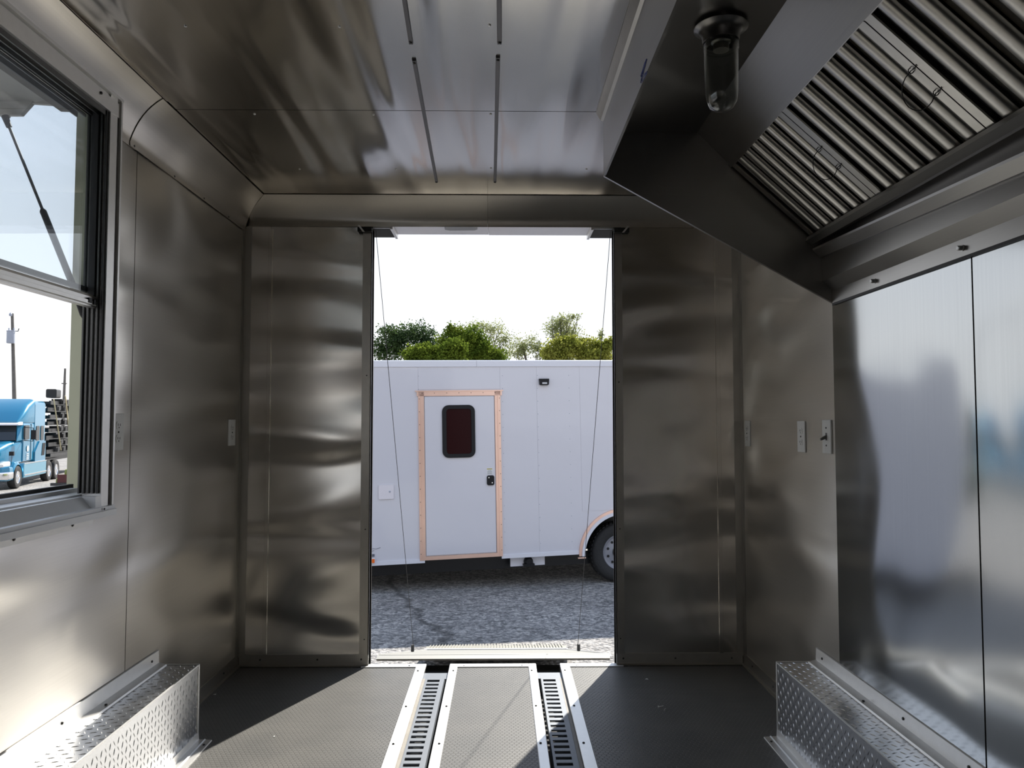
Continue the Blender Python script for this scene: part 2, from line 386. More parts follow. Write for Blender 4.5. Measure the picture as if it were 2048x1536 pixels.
# left wall: core with window hole, sheets, seams
WY0, WY1, WZ0, WZ1 = .50, 2.336, .868, 2.06      # rough opening
wl = MB(); xa, xb = XL-.06, XL-PT
wl.box(xa, xb, YF, WY0, -.1, ZC); wl.box(xa, xb, WY1, YB+.07, -.1, ZC); wl.box(xa, xb, WY0, WY1, -.1, WZ0); wl.box(xa, xb, WY0, WY1, WZ1, ZC)
wleft = wl.build('wall_left', 'core', org=(XL, 1, 0)); tag(wleft, 'brushed aluminium wall with the serving window, left of the open rear door', 'wall', kind='structure')
SY = 2.523
for b in ((YF, .2, 0, ZC), (.204, WY0, 0, ZC), (WY0, 2.27, 0, WZ0), (WY0, 2.27, WZ1, ZC), (2.27, SY-.002, 0, ZC), (SY+.002, 3.555, 0, ZC)):
    box('panel', 'wall', XL-PT, XL, b[0], b[1], b[2], b[3], wleft)
# right wall
wr = box('wall_right', 'core', XR+PT, XR+.06, YF, YB+.07, -.1, ZC, org=(XR, 1, 0)); tag(wr, 'metal wall under the exhaust hood, right of the open rear door', 'wall', kind='structure')
box('panel', 'wall', XR, XR+PT, 2.574, 3.555, 0, ZC, wr, label='brushed aluminium sheet between hood and corner')
box('panel', 'stain', XR-.002, XR+PT, 1.803, 2.572, 0, 1.72, wr, label='smooth stainless sheet below the hood')
box('panel', 'stain', XR-.002, XR+PT, .62, 1.797, 0, 1.72, wr, label='smooth stainless sheet below the hood')
box('panel', 'stain', XR-.002, XR+PT, YF, .615, 0, ZC, wr)
# back wall
wb = MB(); ya, yb = YB+PT, YB+.06
wb.box(XL-.06, DL, ya, yb, -.1, ZC); wb.box(DR, XR+.06, ya, yb, -.1, ZC); wb.box(DL, DR, ya, yb, DT+.05, ZC)
wback = wb.build('wall_back', 'core', org=(0, YB, 0)); tag(wback, 'brushed aluminium end wall with the tall open doorway', 'wall', kind='structure')
for x0, x1 in ((XL, -1.0825), (-1.0815, -.646), (.565, 1.0135), (1.0145, XR)):
    box('panel', 'wallback', x0, x1, YB, YB+PT, 0, 2.05, wback)
box('panel', 'wallback', XL, XR, YB, YB+PT, 2.05, ZC, wback)
for x0, x1 in ((-1.092, -1.072), (1.004, 1.025)):   # raised battens over the joints
    MB().prism([(x0, YB), (x0+.002, YB-.004), (x1-.002, YB-.004), (x1, YB)], 'z', .05, 2.018).build('batten', 'wallback', wback)
wfr = box('wall_front', 'ceil', XL-.06, XR+.06, YF-.05, YF, -.1, ZC, org=(0, YF, 0)); tag(wfr, 'plain aluminium end wall at the closed end of the trailer, behind the viewer', 'wall', kind='structure')

# door frame
door = empty('door_1', (0, YB, 0), 'aluminium frame of the open rear doorway with white header', 'door frame', kind='structure')
box('jamb_trim', 'trimdull', -.650, DL, YB-.006, YB, .05, 2.018, door); box('jamb_trim', 'trimdull', DR, .567, YB-.006, YB, .05, 2.018, door)
box('jamb', 'bright', DL-.004, DL, YB-.006, 3.64, 0, 2.02, door); box('jamb', 'bright', DR, DR+.004, YB-.006, 3.64, 0, 2.02, door)
box('header', 'whitetrim', DL, -.0645, 3.60, 3.80, 2.046, 2.09, door); box('header', 'whitetrim', -.0635, DR, 3.60, 3.80, 2.044, 2.09, door)
MB().lathe([(.001, 0), (.05, 0), (.05, -.002), (.001, -.002)], (0, 0, 0), 'z', 20)
hd = MB(); pts = [at(x, y, Z=2.0425) for x, y in ((889,455),(897,452.8),(920,452),(948,452),(955,454),(955,459),(950,461),(900,461.5),(890,460))]
hd.prism([(p.x, p.y) for p in pts], 'z', 2.0430, 2.0455).build('grey_label', plain('grey_label', (.27, .28, .30), .5), door)
for x0, x1, xi in ((-.672, -.520, 1), (.430, .598, -1)):
    b = MB().box(x0, x1, 3.605, 3.79, 2.028, 2.042)
    if xi == 1: b.box(x0, DL, 3.560, 3.586, 2.002, 2.022)
    else: b.box(DR, x1, 3.560, 3.586, 2.002, 2.022)
    br = b.build('spring_pocket', 'recess_shade', door)  # solid black boxes stand in for the shade inside the pockets
    e_ = MB()
    xe = x1 if xi == 1 else x0
    e_.box(xe-.006, xe+.006, 3.600, 3.795, 2.022, 2.0435)
    xo = x0 if xi == 1 else x1
    e_.prism([(xo, 2.030), (xo+xi*.010, 2.030), (xo+xi*.034, 2.000), (xo+xi*.024, 2.000)], 'y', 3.555, 3.562)
    e_.box(x0, x1, 3.598, 3.604, 2.026, 2.034); e_.build('pocket_rim', 'trim', br)
for p in [(DL-.02, 1.33), (DL-.02, .62), (DL-.02, .12), (DR+.02, .62), (DR+.02, 1.3), (DR+.02, .12)]:
    screw((p[0], YB-.006, p[1]), '-y', door, SCREW_S)

# cove trims
def cove_arc(x0, z0, x1, z1, n=8, s=.40):
    out = []
    mx, mz = x0, z1        # the wall/ceiling corner
    for i in range(n+1):
        t = i/n; a = (1-t)**2; b = 2*t*(1-t); c = t*t
        cxm = (x0+x1)/2*(1-s)+mx*s; czm = (z0+z1)/2*(1-s)+mz*s
        out.append((a*x0+b*cxm+c*x1, a*z0+b*czm+c*z1))
    return out
arcL = cove_arc(XL+.002, 2.022, -1.100, ZC-.002)
for i, (y0, y1, d) in enumerate(((YF, 2.50, 0.0), (2.462, 3.505, .003))):
    m = MB(); pth = [(XL+.002+d, 2.006)]+[(x+d*.7, z-d*.7) for x, z in arcL]
    if i == 0: m.strip(pth, -.0015, 'y', y0, y1)
    else:
        # far end mitred against the back cove
        m.strip(pth, -.0015, 'y', y0, y1)
        nn = len(m.v)//2
        for k in range(nn, 2*nn):
            x, y, z = m.v[k]; m.v[k] = (x, 3.585-(x-XL)*.62, z)
    t = m.build('trim_1' if i == 0 else 'trim_2', 'cove', org=(XL, 2, 2.0), smooth=35)
    tag(t, ['aluminium cove strip along the ceiling above the serving window', 'aluminium cove piece from the window corner to the rear wall'][i], 'cove trim', kind='structure')
    for y in ((-.5, .3, 1.0, 1.6, 2.2) if i == 0 else (2.49, 2.80, 3.08, 3.36)):
        screw((XL+.004, y, 2.014), '+x', t); screw((-1.112, y+.05, ZC-.008), '-z', t, SCREW_S)
arcB = cove_arc(YB-.002, 2.052, 3.520, ZC-.002, 6, .2)
for i, (x0, x1) in enumerate(((XL, -.066), (-.065, XR))):
    m = MB(); m.strip([(YB-.004, 2.030 if True else 0)]+[(y, z) for y, z in arcB], .0015, 'x', x0, x1)
    if i == 0:
        nn = len(m.v)//2
        for k in range(nn):
            x, y, z = m.v[k]; m.v[k] = (XL+(YB-y)*1.55, y, z)
    t = m.build('trim_3' if i == 0 else 'trim_4', 'cove', org=(x0, YB, 2.0), smooth=35)
    tag(t, ['aluminium cove strip above the doorway, left of its joint', 'aluminium cove strip above the doorway, right of its joint'][i], 'cove trim', kind='structure')
# corner angles
for nm, x0, x1, lb in (('trim_5', XL, XL+.034, 'upright corner angle left of the doorway'), ('trim_6', XR-.034, XR, 'upright corner angle right of the doorway')):
    m = MB().box(x0, x1, YB-.003, YB, .04, 2.03)
    if x0 == XL: m.box(XL, XL+.003, YB-.034, YB, .04, 2.03)
    else: m.box(XR-.003, XR, YB-.034, YB, .04, 2.03)
    t = m.build(nm, 'trimdull', org=(x0, YB, 0)); tag(t, lb, 'corner trim', kind='structure')
# baseboards: angle 50 mm up the wall with a foot on the floor
def baseb(nm, poly, axis, a, b, lb, screws, d):
    t = MB().prism(poly, axis, a, b).build(nm, 'trimdull', org=(poly[0][0] if axis == 'y' else a, a if axis == 'y' else poly[0][0], 0))
    tag(t, lb, 'baseboard', kind='structure')
    for p in screws: screw(p, d, t)
baseb('baseboard_left', [(XL, .052), (XL+.004, .052), (XL+.006, .006), (XL+.018, .004), (XL+.018, 0), (XL, 0)], 'y', 2.77, YB-.002, 'aluminium base strip along the window wall beyond the wheel box', [(XL+.005, y, .03) for y in (2.86, 3.12, 3.4)], '+x')
baseb('baseboard_right', [(XR, .052), (XR-.004, .052), (XR-.006, .006), (XR-.018, .004), (XR-.018, 0), (XR, 0)], 'y', 2.77, YB-.002, 'aluminium base strip along the hood wall beyond the wheel box', [(XR-.005, y, .03) for y in (2.9, 3.2, 3.46)], '-x')
baseb('baseboard_back_left', [(YB, .052), (YB-.004, .052), (YB-.006, .006), (YB-.018, .004), (YB-.018, 0), (YB, 0)], 'x', XL+.01, DL, 'aluminium base strip of the rear wall left of the doorway', [(x, YB-.005, .03) for x in (-1.1, -.84, -.64)], '-y')
baseb('baseboard_back_right', [(YB, .052), (YB-.004, .052), (YB-.006, .006), (YB-.018, .004), (YB-.018, 0), (YB, 0)], 'x', DR, XR-.01, 'aluminium base strip of the rear wall right of the doorway', [(x, YB-.005, .03) for x in (.56, .8, 1.06)], '-y')

# ============================================================ rubber mats and strips
for i, (x0, x1, lb) in enumerate(((XL+.018, -.388, 'black hexagon rubber floor mat left of the drains'), (-.200, .124, 'narrow black hexagon rubber mat between the two drains'), (.312, XR-.018, 'black hexagon rubber floor mat right of the drains'))):
    t = box('rubber_mat', 'rubber', x0, x1, YF, 3.566, -.006, 0, org=((x0+x1)/2, 1, -.006)); tag(t, lb, 'floor mat')
strips = [(-.388, -.344, 'bright aluminium edge strip along the left side of the left drain'), (-.236, -.200, 'bright aluminium edge strip along the right side of the left drain'),
          (.124, .159, 'bright aluminium edge strip along the left side of the right drain'), (.269, .312, 'bright aluminium edge strip along the right side of the right drain')]
for x0, x1, lb in strips:
    t = MB().prism([(x0, -.006), (x0, .0025), (x0+.002, .004), (x1-.002, .004), (x1, .0025), (x1, -.006)], 'y', .2, 3.60).build('edge_strip', 'bright', org=((x0+x1)/2, 1, 0))
    tag(t, lb, 'metal strip', 'edge strips beside the drains')
    xm = x0+.012 if x0 in (-.236, .124) else x0+.016
    if x0 == -.236: xm = x0+.022
    for y in (3.50, 3.07, 2.72, 2.35, 2.0): screw((xm, y, .004), '+z', t, SCREW)
for x0, x1, lb in ((-1.187, -.388, 'bright aluminium threshold strip at the end of the left mat'), (-.200, .124, 'short aluminium threshold strip at the end of the middle mat'), (.312, 1.10, 'bright aluminium threshold strip at the end of the right mat')):
    t = box('threshold_strip', 'bright', max(x0, DL-.03), min(x1, DR+.03), 3.558, 3.60, -.006, .004, org=((x0+x1)/2, 3.58, 0)); tag(t, lb, 'metal strip', 'threshold strips')
    for xx in (x0+.03 if x0 > -1 else -.42, x1-.03 if x1 < 1 else .35): screw((xx, 3.572, .004), '+z', t, SCREW_S)

# drains
for x0, lb in ((-.334, 'grey slotted drain grate left of the middle mat'), (.170, 'grey slotted drain grate right of the middle mat, stained near the far end')):
    dr = empty('drain_grate', (x0+.045, 1.9, -.012), lb, 'drain grate', 'slotted drain grates')
    m = MB(); x1 = x0+.088; sa, sb = x0+.012, x0+.066
    ya_, yb_ = .35, 3.436
    m.prism([(x0, -.018), (x0+.003, -.008), (sa, -.008), (sa, -.018)], 'y', ya_, yb_)
    m.prism([(sb, -.018), (sb, -.008), (x1-.003, -.008), (x1, -.018)], 'y', ya_, yb_)
    m.box(sa, sb, 3.418, yb_, -.018, -.008)
    m.build('side_rails', 'grate', dr)
    pitch = .0454
    bar = MB().prism([(-.0125, -.005), (-.0115, 0), (.0115, 0), (.0125, -.005)], 'x', 0, sb-sa).mesh('bar', 'grate', (0, 0, 0))
    y = 3.400-.022
    while y > .38:
        place('bar', bar, (sa, y, -.008), dr); y -= pitch
    MB().box(sa+.004, sb-.004, .35, 3.43, -.066, -.060).build('gutter_bottom', 'recess_shade', dr)

# ============================================================ wheel boxes in diamond plate
def wheel_box(side, lb):
    s = 1 if side == 'R' else -1
    xw = XR-.0025 if s == 1 else XL+.0025; xi = .978 if s == 1 else -1.063; H = .262; y1, y0 = 2.765, .40
    r = empty('wheel_box', ((xw+xi)/2, 1.6, 0), lb, 'wheel box', 'diamond plate wheel boxes')
    r['group'] = 'diamond plate wheel boxes'
    MB().box(min(xw, xi), max(xw, xi), y0, y1, H-.002, H).build('top_plate', 'diamond', r)
    box('side_plate', 'diamond', xi-.001, xi+.001, y0, y1-.001, 0, H-.002, r)
    box('end_plate', 'diamond', min(xw, xi)+.002, max(xw, xi)-.002, y1-.002, y1, 0, H-.002, r)
    # corner and edge beads
    box('corner_trim', 'trim', xi-s*.003, xi+s*.006, y1-.008, y1+.003, 0, H+.002, r)
    MB().box(xi-s*.002, xi+s*.002, y0, y1, H-.002, H+.002).build('edge_bead', 'bright', r)
    MB().box(min(xw, xi), max(xw, xi), y1-.004, y1+.003, H-.004, H+.003).build('edge_bead', 'trim', r)
    # raised lozenges, far too many to pick apart
    pit = .0230
    def loz(m, c, ua, ub, n):
        c = Vector(c); a = Vector(ua)*.0108; b = Vector(ub)*.0016; n = Vector(n)*.0013
        m.add([c+a, c+b, c-a, c-b, c+n+a*.35, c+n-a*.35], [(0, 1, 4), (1, 2, 5, 4), (2, 3, 5), (3, 0, 4, 5)])
    m = MB(); k = 0; yy = y1-.014
    while yy > y0+.02:
        j = 0; xx = .012
        while xx < abs(xw-xi)-.030:
            t = (k+j) % 2; ang = .35 if t else -1.05
            loz(m, (xi+s*xx, yy, H), (math.cos(ang), math.sin(ang), 0), (-math.sin(ang), math.cos(ang), 0), (0, 0, 1)); xx += pit; j += 1
        yy -= pit; k += 1
    m.build('tread_pattern', 'diamond', r, kind='stuff', fix=False)
    m = MB(); k = 0; yy = y1-.016
    while yy > y0+.02:
        j = 0; zz = .030
        while zz < H-.008:
            t = (k+j) % 2; ang = 1.2 if t else 2.1
            loz(m, (xi-s*.001, yy, zz), (0, math.cos(ang), math.sin(ang)), (0, -math.sin(ang), math.cos(ang)), (-s, 0, 0)); zz += pit*.98; j += 1
        yy -= pit; k += 1
    m.build('tread_pattern', 'diamond', r, kind='stuff', fix=False)
    wa = MB().prism([(xw, H), (xw, H+.056), (xw-s*.0035, H+.054), (xw-s*.005, H+.012), (xw-s*.030, H+.006), (xw-s*.033, H+.0005)], 'y', y0, y1-.01).build('wall_angle', 'trim', r)
    for yv in (2.70, 2.16, 1.86, 1.55, 1.2): screw((xw-s*.004, yv, H+.032), '-x' if s == 1 else '+x', wa, SCREW)
    for yv in (2.36, 1.72): screw((xw-s*.022, yv, H+.008), '+z', wa, SCREW)
    fa = MB().prism([(xi-s*.001, .030), (xi-s*.004, .030), (xi-s*.006, .006), (xi-s*.024, .005), (xi-s*.026, .008), (xi-s*.030, .005), (xi-s*.050, .004), (xi-s*.051, 0), (xi-s*.001, 0)], 'y', y0, y1).build('floor_angle', 'trim', r)
    for yv in (2.72, 2.3, 1.9): screw((xi-s*.040, yv, .0045), '+z', fa, SCREW)
    screw((xi+s*.003, y1-.010, H*.86), '-x' if s == 1 else '+x', r, SCREW_S)
wheel_box('L', 'sunlit diamond plate wheel box below the serving window')
wheel_box('R', 'shaded diamond plate wheel box below the exhaust hood')

# ============================================================ serving window
XF = -1.14
Yo, Yi, Zt, Zti, Zb, Zbi = 2.280, 2.220, 2.078, 2.018, .846, .905
Y0w = .52
win = empty('window_1', (XL, 1.4, Zb), 'aluminium serving window with a raised sliding sash above the counter ledge', 'window', kind='structure')
# far upright: profile in (x,y) swept up
MB().prism([(XF-.055, Yi), (XF, Yi), (XF, Yi+.040), (XF-.008, Yi+.041), (XF-.008, Yo-.010), (XF+.006, Yo-.009), (XF+.006, Yo), (XL+.0005, Yo), (XF-.055, Yi+.03)], 'z', Zb, Zt).build('frame_side', 'trim', win)
# top rail: profile in (x,z) swept along y
MB().prism([(XL-.01, Zti), (XF+.001, Zti), (XF+.001, Zti+.042), (XF-.004, Zti+.043), (XF-.004, Zt-.010), (XF+.008, Zt-.009), (XF+.008, Zt), (XL+.07, Zt), (XL-.01, Zti+.03)], 'y', Y0w, Yo+.0005).build('frame_top', 'trim', win)
# bottom sill
sill = [(-1.262, .922), (-1.236, .922), (-1.236, .912), (-1.196, .909), (-1.196, .900), (-1.188, .900), (-1.188, .905), (-1.178, .904), (-1.146, .868), (-1.142, .8745), (-1.130, .873), (-1.130, .8635), (-1.124, .8625), (-1.124, .846), (-1.200, .846), (-1.262, .86)]
MB().prism(sill, 'y', Y0w, Yo+.001).build('sill', 'silltrim', win)
MB().prism([(XF-.002, .846), (-1.178, .905), (-1.140, .905), (XF+.001, .87)], 'y', 2.19, 2.222).build('sill_end_cap', 'silltrim', win)
box('gasket', 'gasket', -1.275, -1.262, Y0w, 2.30, .90, .932, win)
MB().prism([(XL, .841), (XL+.012, .841), (XL+.004, .838), (XL+.003, .812), (XL, .812)], 'y', Y0w, 2.300).build('wall_flange', 'trim', win)
for y in (2.19, 1.93, 1.6, 1.2): screw((XL+.003, y, .826), '+x', win)
for y in (2.215, 1.5): screw((-1.127, y, .868), '+x', win, SCREW_S)
for z in (1.94, 1.52, 1.10, .98): screw((XF-.007, Yi+.046, z), '+x', win)
screw((XF+.002, 2.16, Zti+.030), '+x', win)
# upright tracks (dark ribbed channels)
tr = MB().box(-1.202, -1.142, 2.232, 2.262, .86, 2.06).build('side_track', 'track', win)
for x in (-1.147, -1.160, -1.173, -1.186, -1.199):
    MB().box(x-.0022, x+.0022, 2.210, 2.234, .912, 2.03).build('track_rib', 'track' if x < -1.15 else 'gasket', tr)
tt = MB().box(-1.262, -1.142, Y0w, 2.232, 2.030, 2.06).build('head_track', 'track', win)
for x in (-1.150, -1.170, -1.190, -1.215, -1.240):
    MB().box(x-.002, x+.002, Y0w, 2.225, 2.004, 2.031).build('track_rib', 'track', tt)
# sash
sash = MB()
sx0, sx1 = -1.188, -1.166
zr = 1.462
sash.prism([(sx0, zr-.020), (sx0, zr+.012), (sx0+.006, zr+.016), (sx1-.004, zr+.016), (sx1, zr+.008), (sx1, zr-.002), (sx1+.006, zr-.004), (sx1+.006, zr-.014), (sx1, zr-.016), (sx1, zr-.020)], 'y', Y0w, 2.226)
sh = sash.build('sash_rail', 'trim', win)
box('glass', 'glass_sash', -1.179, -1.176, Y0w, 2.215, zr+.01, 2.03, sh)
box('stile', 'gasket', -1.186, -1.168, 2.208, 2.226, zr, 2.03, sh)
lt = MB().box(-1.168, -1.158, 2.165, 2.180, zr-.012, zr+.002).box(-1.168, -1.156, 2.188, 2.200, zr-.014, zr).build('latch', 'black', sh)
box('fixed_glass', 'glass_fixed', -1.1955, -1.193, Y0w, 2.215, 1.50, 2.03, win)
box('fixed_rail', 'track', -1.200, -1.189, Y0w, 2.226, 1.488, 1.502, win)
# outer jamb of the flap opening
oj = MB().box(-1.302, -1.268, 2.335, 2.40, .86, 2.10).box(-1.2665, -1.235, 2.335, 2.40, .86, 2.10)
oj.build('outer_jamb', 'jamb', win); box('jamb_joint', 'gasket', -1.268, -1.2665, 2.337, 2.39, .86, 2.10, win)
box('outer_sill', 'trimdull', -1.33, -1.255, Y0w, 2.34, .84, .895, win)
MB().prism([(-1.20, 2.045), (-1.33, 2.050), (-1.335, 2.075), (-1.20, 2.11)], 'y', .45, 2.30).build('outer_header', 'beam', win)

# flap
fp = empty('window_flap', (-1.33, 1.3, 2.06), 'dirty white lifted hatch over the serving window', 'hatch')
MB().box(-2.30, -1.337, .45, 2.290, 2.072, 2.110).build('hatch_panel', 'flap', fp)
MB().prism([(-1.40, 2.0715), (-1.435, 2.030), (-2.25, 2.028), (-2.29, 2.0715)], 'y', 2.275, 2.290).build('side_flange', 'flap', fp)
box('outer_flange', 'flap', -2.31, -2.295, .45, 2.29, 2.02, 2.110, fp)
MB().prism([(-1.337, 2.0715), (-1.372, 2.066), (-1.395, 2.060), (-1.337, 2.056)], 'y', 2.262, 2.274).build('hinge_bracket', 'flap', fp)
st = empty('gas_strut', (-1.28, 2.33, 1.43), 'black gas strut holding the lifted hatch outside the serving window', 'gas strut')
A = at(12, 238, Y=2.262); B = at(172, 636, Y=2.318)
mid = A+(B-A)*.46
MB().tube([A, mid], .0042, 10).build('rod', 'steel_dark', st, smooth=40)
MB().tube([mid-(B-A)*.01, mid, B+(A-B)*.05], [.006, .0095, .0095], 12).build('cylinder', 'black', st, smooth=40)
MB().tube([B+(A-B)*.09, B+(A-B)*.02, B], [.011, .013, .010], 12).build('lower_socket', 'black', st, smooth=40)
MB().tube([A+(B-A)*.04, A-(B-A)*.015], [.008, .010], 10).build('upper_socket', 'black', st, smooth=40)
MB().tube([B+Vector((0, .045, .0)), B], .006, 8).build('lower_stud', 'trim', st)
MB().tube([A+Vector((0, .012, .012)), A+Vector((0, -.004, .006))], .006, 8).build('upper_stud', 'trim', st)

# ============================================================ ceiling rails
rails = [((800, -60), (822, 85), 'ceiling slot rail left of center, nearer piece'), ((828, 118), (873, 363), 'ceiling slot rail left of center, piece reaching toward the doorway'),
         ((998, -60), (999, 85), 'ceiling slot rail right of center, nearer piece'), ((996, 112), (990, 363), 'ceiling slot rail right of center, piece reaching toward the doorway')]
for a, b, lb in rails:
    p = at(*a, Z=ZC); q = at(*b, Z=ZC); p.z = q.z = ZC
    d = (q-p).normalized(); nrm = Vector((d.y, -d.x, 0))*.0065
    t = MB()
    vs = [p+nrm, p-nrm, q-nrm, q+nrm]; lo = [v+Vector((0, 0, -.006)) for v in (p+nrm*.8, p-nrm*.8, q-nrm*.8, q+nrm*.8)]
    t.add(vs+lo, [(0,1,2,3),(4,7,6,5),(0,4,5,1),(1,5,6,2),(2,6,7,3),(3,7,4,0)])
    o = t.build('ceiling_rail', 'rail', org=((p+q)/2)); tag(o, lb, 'ceiling rail', 'slot rails on the ceiling')
    screw(q+Vector((0, 0, -.006))-d*.012, '-z', o, SCREW); screw(p+Vector((0, 0, -.006))+d*.012, '-z', o, SCREW)

# ============================================================ outlets and switch
def wall_plate(name, c, side, lb, cat, kind, wy=.070, hz=.116):
    s = 1 if side == 'L' else -1; x = c[0]
    r = empty(name, (x, c[1], c[2]-hz/2), lb, cat)
    y0, y1, z0, z1 = c[1]-wy/2, c[1]+wy/2, c[2]-hz/2, c[2]+hz/2
    MB().box(x, x+s*.006, y0, y1, z0, z1).build('cover_plate', 'plate', r, bev=.002)
    xf = x+s*.006
    if kind == 'duplex':
        for dz in (-.021, .021):
            f = MB().prism([(c[1]+.0165*math.cos(a), c[2]+dz+max(-.0115, min(.0115, .0165*math.sin(a)))) for a in [i*2*PI/20 for i in range(20)]], 'x', xf-.001*s, xf+s*.0015).build('socket_face', 'plate', r)
            m = MB(); X = xf+s*.0015
            m.box(X-.0003*s, X+.0006*s, c[1]-.0075, c[1]-.0055, c[2]+dz-.002, c[2]+dz+.006)
            m.box(X-.0003*s, X+.0006*s, c[1]+.0055, c[1]+.0075, c[2]+dz-.002, c[2]+dz+.005)
            m.box(X-.0003*s, X+.0006*s, c[1]-.002, c[1]+.002, c[2]+dz-.009, c[2]+dz-.005)
            m.build('slots', 'slot', f)
        screw((xf, c[1], c[2]), '+x' if s == 1 else '-x', r, SCREW_S)
    elif kind == 'switch':
        box('toggle_surround', 'slot', xf, xf+s*.0006, c[1]-.006, c[1]+.006, c[2]-.013, c[2]+.013, r)
        MB().prism([(xf, c[2]-.006), (xf, c[2]+.006), (xf+s*.020, c[2]-.006), (xf+s*.019, c[2]-.013)], 'y', c[1]-.0045, c[1]+.0045).build('toggle', plain('grey_toggle', (.13, .13, .12), .4), r)
        for dz in (-.03, .03): screw((xf, c[1], c[2]+dz), '+x' if s == 1 else '-x', r, SCREW_S)
wall_plate('outlet', (XL, 3.452, 1.067), 'L', 'white duplex outlet on the window wall near the rear corner', 'outlet', 'duplex', .085)
wall_plate('outlet', (XL, 2.432, 1.083), 'L', 'white outlet plate half hidden behind the window frame edge', 'outlet', 'duplex')
wall_plate('outlet', (XR, 3.487, 1.062), 'R', 'white duplex outlet beside the right rear corner angle', 'outlet', 'duplex')
wall_plate('outlet', (XR, 2.857, 1.060), 'R', 'white duplex outlet left of the light switch under the hood end', 'outlet', 'duplex')
wall_plate('light_switch', (XR, 2.632, 1.064), 'R', 'white toggle light switch beside the stainless sheet edge', 'light switch', 'switch')

# ============================================================ exhaust hood
YN = .60
A_, B_, C_, D_, E_ = (.346, 1.945), (.409, 2.095), (.663, 2.096), (.770, 1.988), (1.060, 1.724)
hood = empty('exhaust_hood', (.73, 1.6, 1.513), 'large stainless exhaust hood hung along the right wall', 'exhaust hood')
MB().prism([A_, (.345, ZC-.001), (XR-.001, ZC-.001), (XR-.001, 1.513)], 'y', YH, YH+.012).build('end_panel', 'hood', hood)
MB().prism([A_, (.345, ZC-.001), (XR-.001, ZC-.001), (XR-.001, 1.513)], 'y', YN-.012, YN).build('end_panel', 'hood', hood)
MB().box(.3445, .3465, YN, YH, 1.945, ZC-.001).build('front_panel', 'hood', hood)
MB().strip([(.3465, 1.9455), (.412, 1.9475)], .002, 'y', YN, YH-.001)
MB().prism([(.3465, 1.945), (.352, 1.945), (.414, 2.094), (.409, 2.096), (.3465, 1.960)], 'y', YN, YH-.0005).build('front_lip', 'hood', hood)
MB().prism([(.335, 2.135), (.3445, 2.132), (.3445, ZC-.001), (.320, ZC-.001), (.320, 2.161)], 'y', YN, YH).build('ceiling_angle', 'trimdull', hood)
MB().box(.409, C_[0], YN, YH-.0005, 2.095, 2.099).build('inner_top', 'hood', hood)
SL = Vector((E_[0]-D_[0], 0, E_[1]-D_[1])); SLn = SL.normalized(); NR = Vector((-.672, 0, -.740))   # down-slope and outward normal
nv = Vector((SLn.z, 0, -SLn.x)); NR = nv if nv.z < 0 else -nv
MB().prism([C_, D_, (D_[0]+.004, D_[1]+.004), (C_[0]+.002, C_[1]+.004)], 'y', YN, YH-.0005).build('filter_spacer', 'hood', hood)
MB().prism([(D_[0]-.004, D_[1]-.004), (D_[0]+.006, D_[1]-.014), (D_[0]+.016, D_[1]-.004), (D_[0]+.006, D_[1]+.006)], 'y', YN, YH-.001).build('upper_filter_rail', 'hood', hood)
MB().prism([(1.030, 1.737), (1.046, 1.727), (1.058, 1.735), (1.058, 1.711), (1.046, 1.711), (1.026, 1.724)], 'y', YN, YH-.001).build('lower_filter_rail', 'hood', hood)
# back of hood: flange, bend, standing-off panel
MB().prism([(1.1175, 1.513), (1.1125, 1.514), (1.1125, 1.556), (1.081, 1.588), (1.081, 2.05), (1.085, 2.05), (1.085, 1.590), (1.1175, 1.558)], 'y', YN, YH-.001).build('back_panel', 'hood', hood)
box('lower_edge', 'steel_dark', 1.112, 1.1175, YN, YH, 1.5065, 1.5135, hood)
for y in (2.262, 1.825, 1.38, .95): screw((1.1125, y, 1.534), '-x', hood, BOLT, 'bolt')
# sloping grease gutter
g = MB()
def gut(y, dz): return [(1.0805, y, 1.700+dz), (1.0805, y, 1.670+dz), (1.072, y, 1.668+dz), (1.050, y, 1.692+dz), (1.048, y, 1.698+dz), (1.053, y, 1.698+dz), (1.074, y, 1.678+dz)]
g.loft([gut(YH-.002, 0), gut(YN, -.076)]); g.build('grease_gutter', 'hood', hood)
# marker scribble on the front panel
sc = MB(); c0 = at(1288, 145, X=.3443)
pts = []
for i in range(60):
    t = i/59.; pts.append(Vector((.3438, c0.y+.034*math.sin(t*26)+(.03*(t-.5)), c0.z+.020*math.cos(t*13+.4)*(1-.3*t))))
sc.tube(pts, .0009, 4).build('pen_scribble', 'blueink', hood)

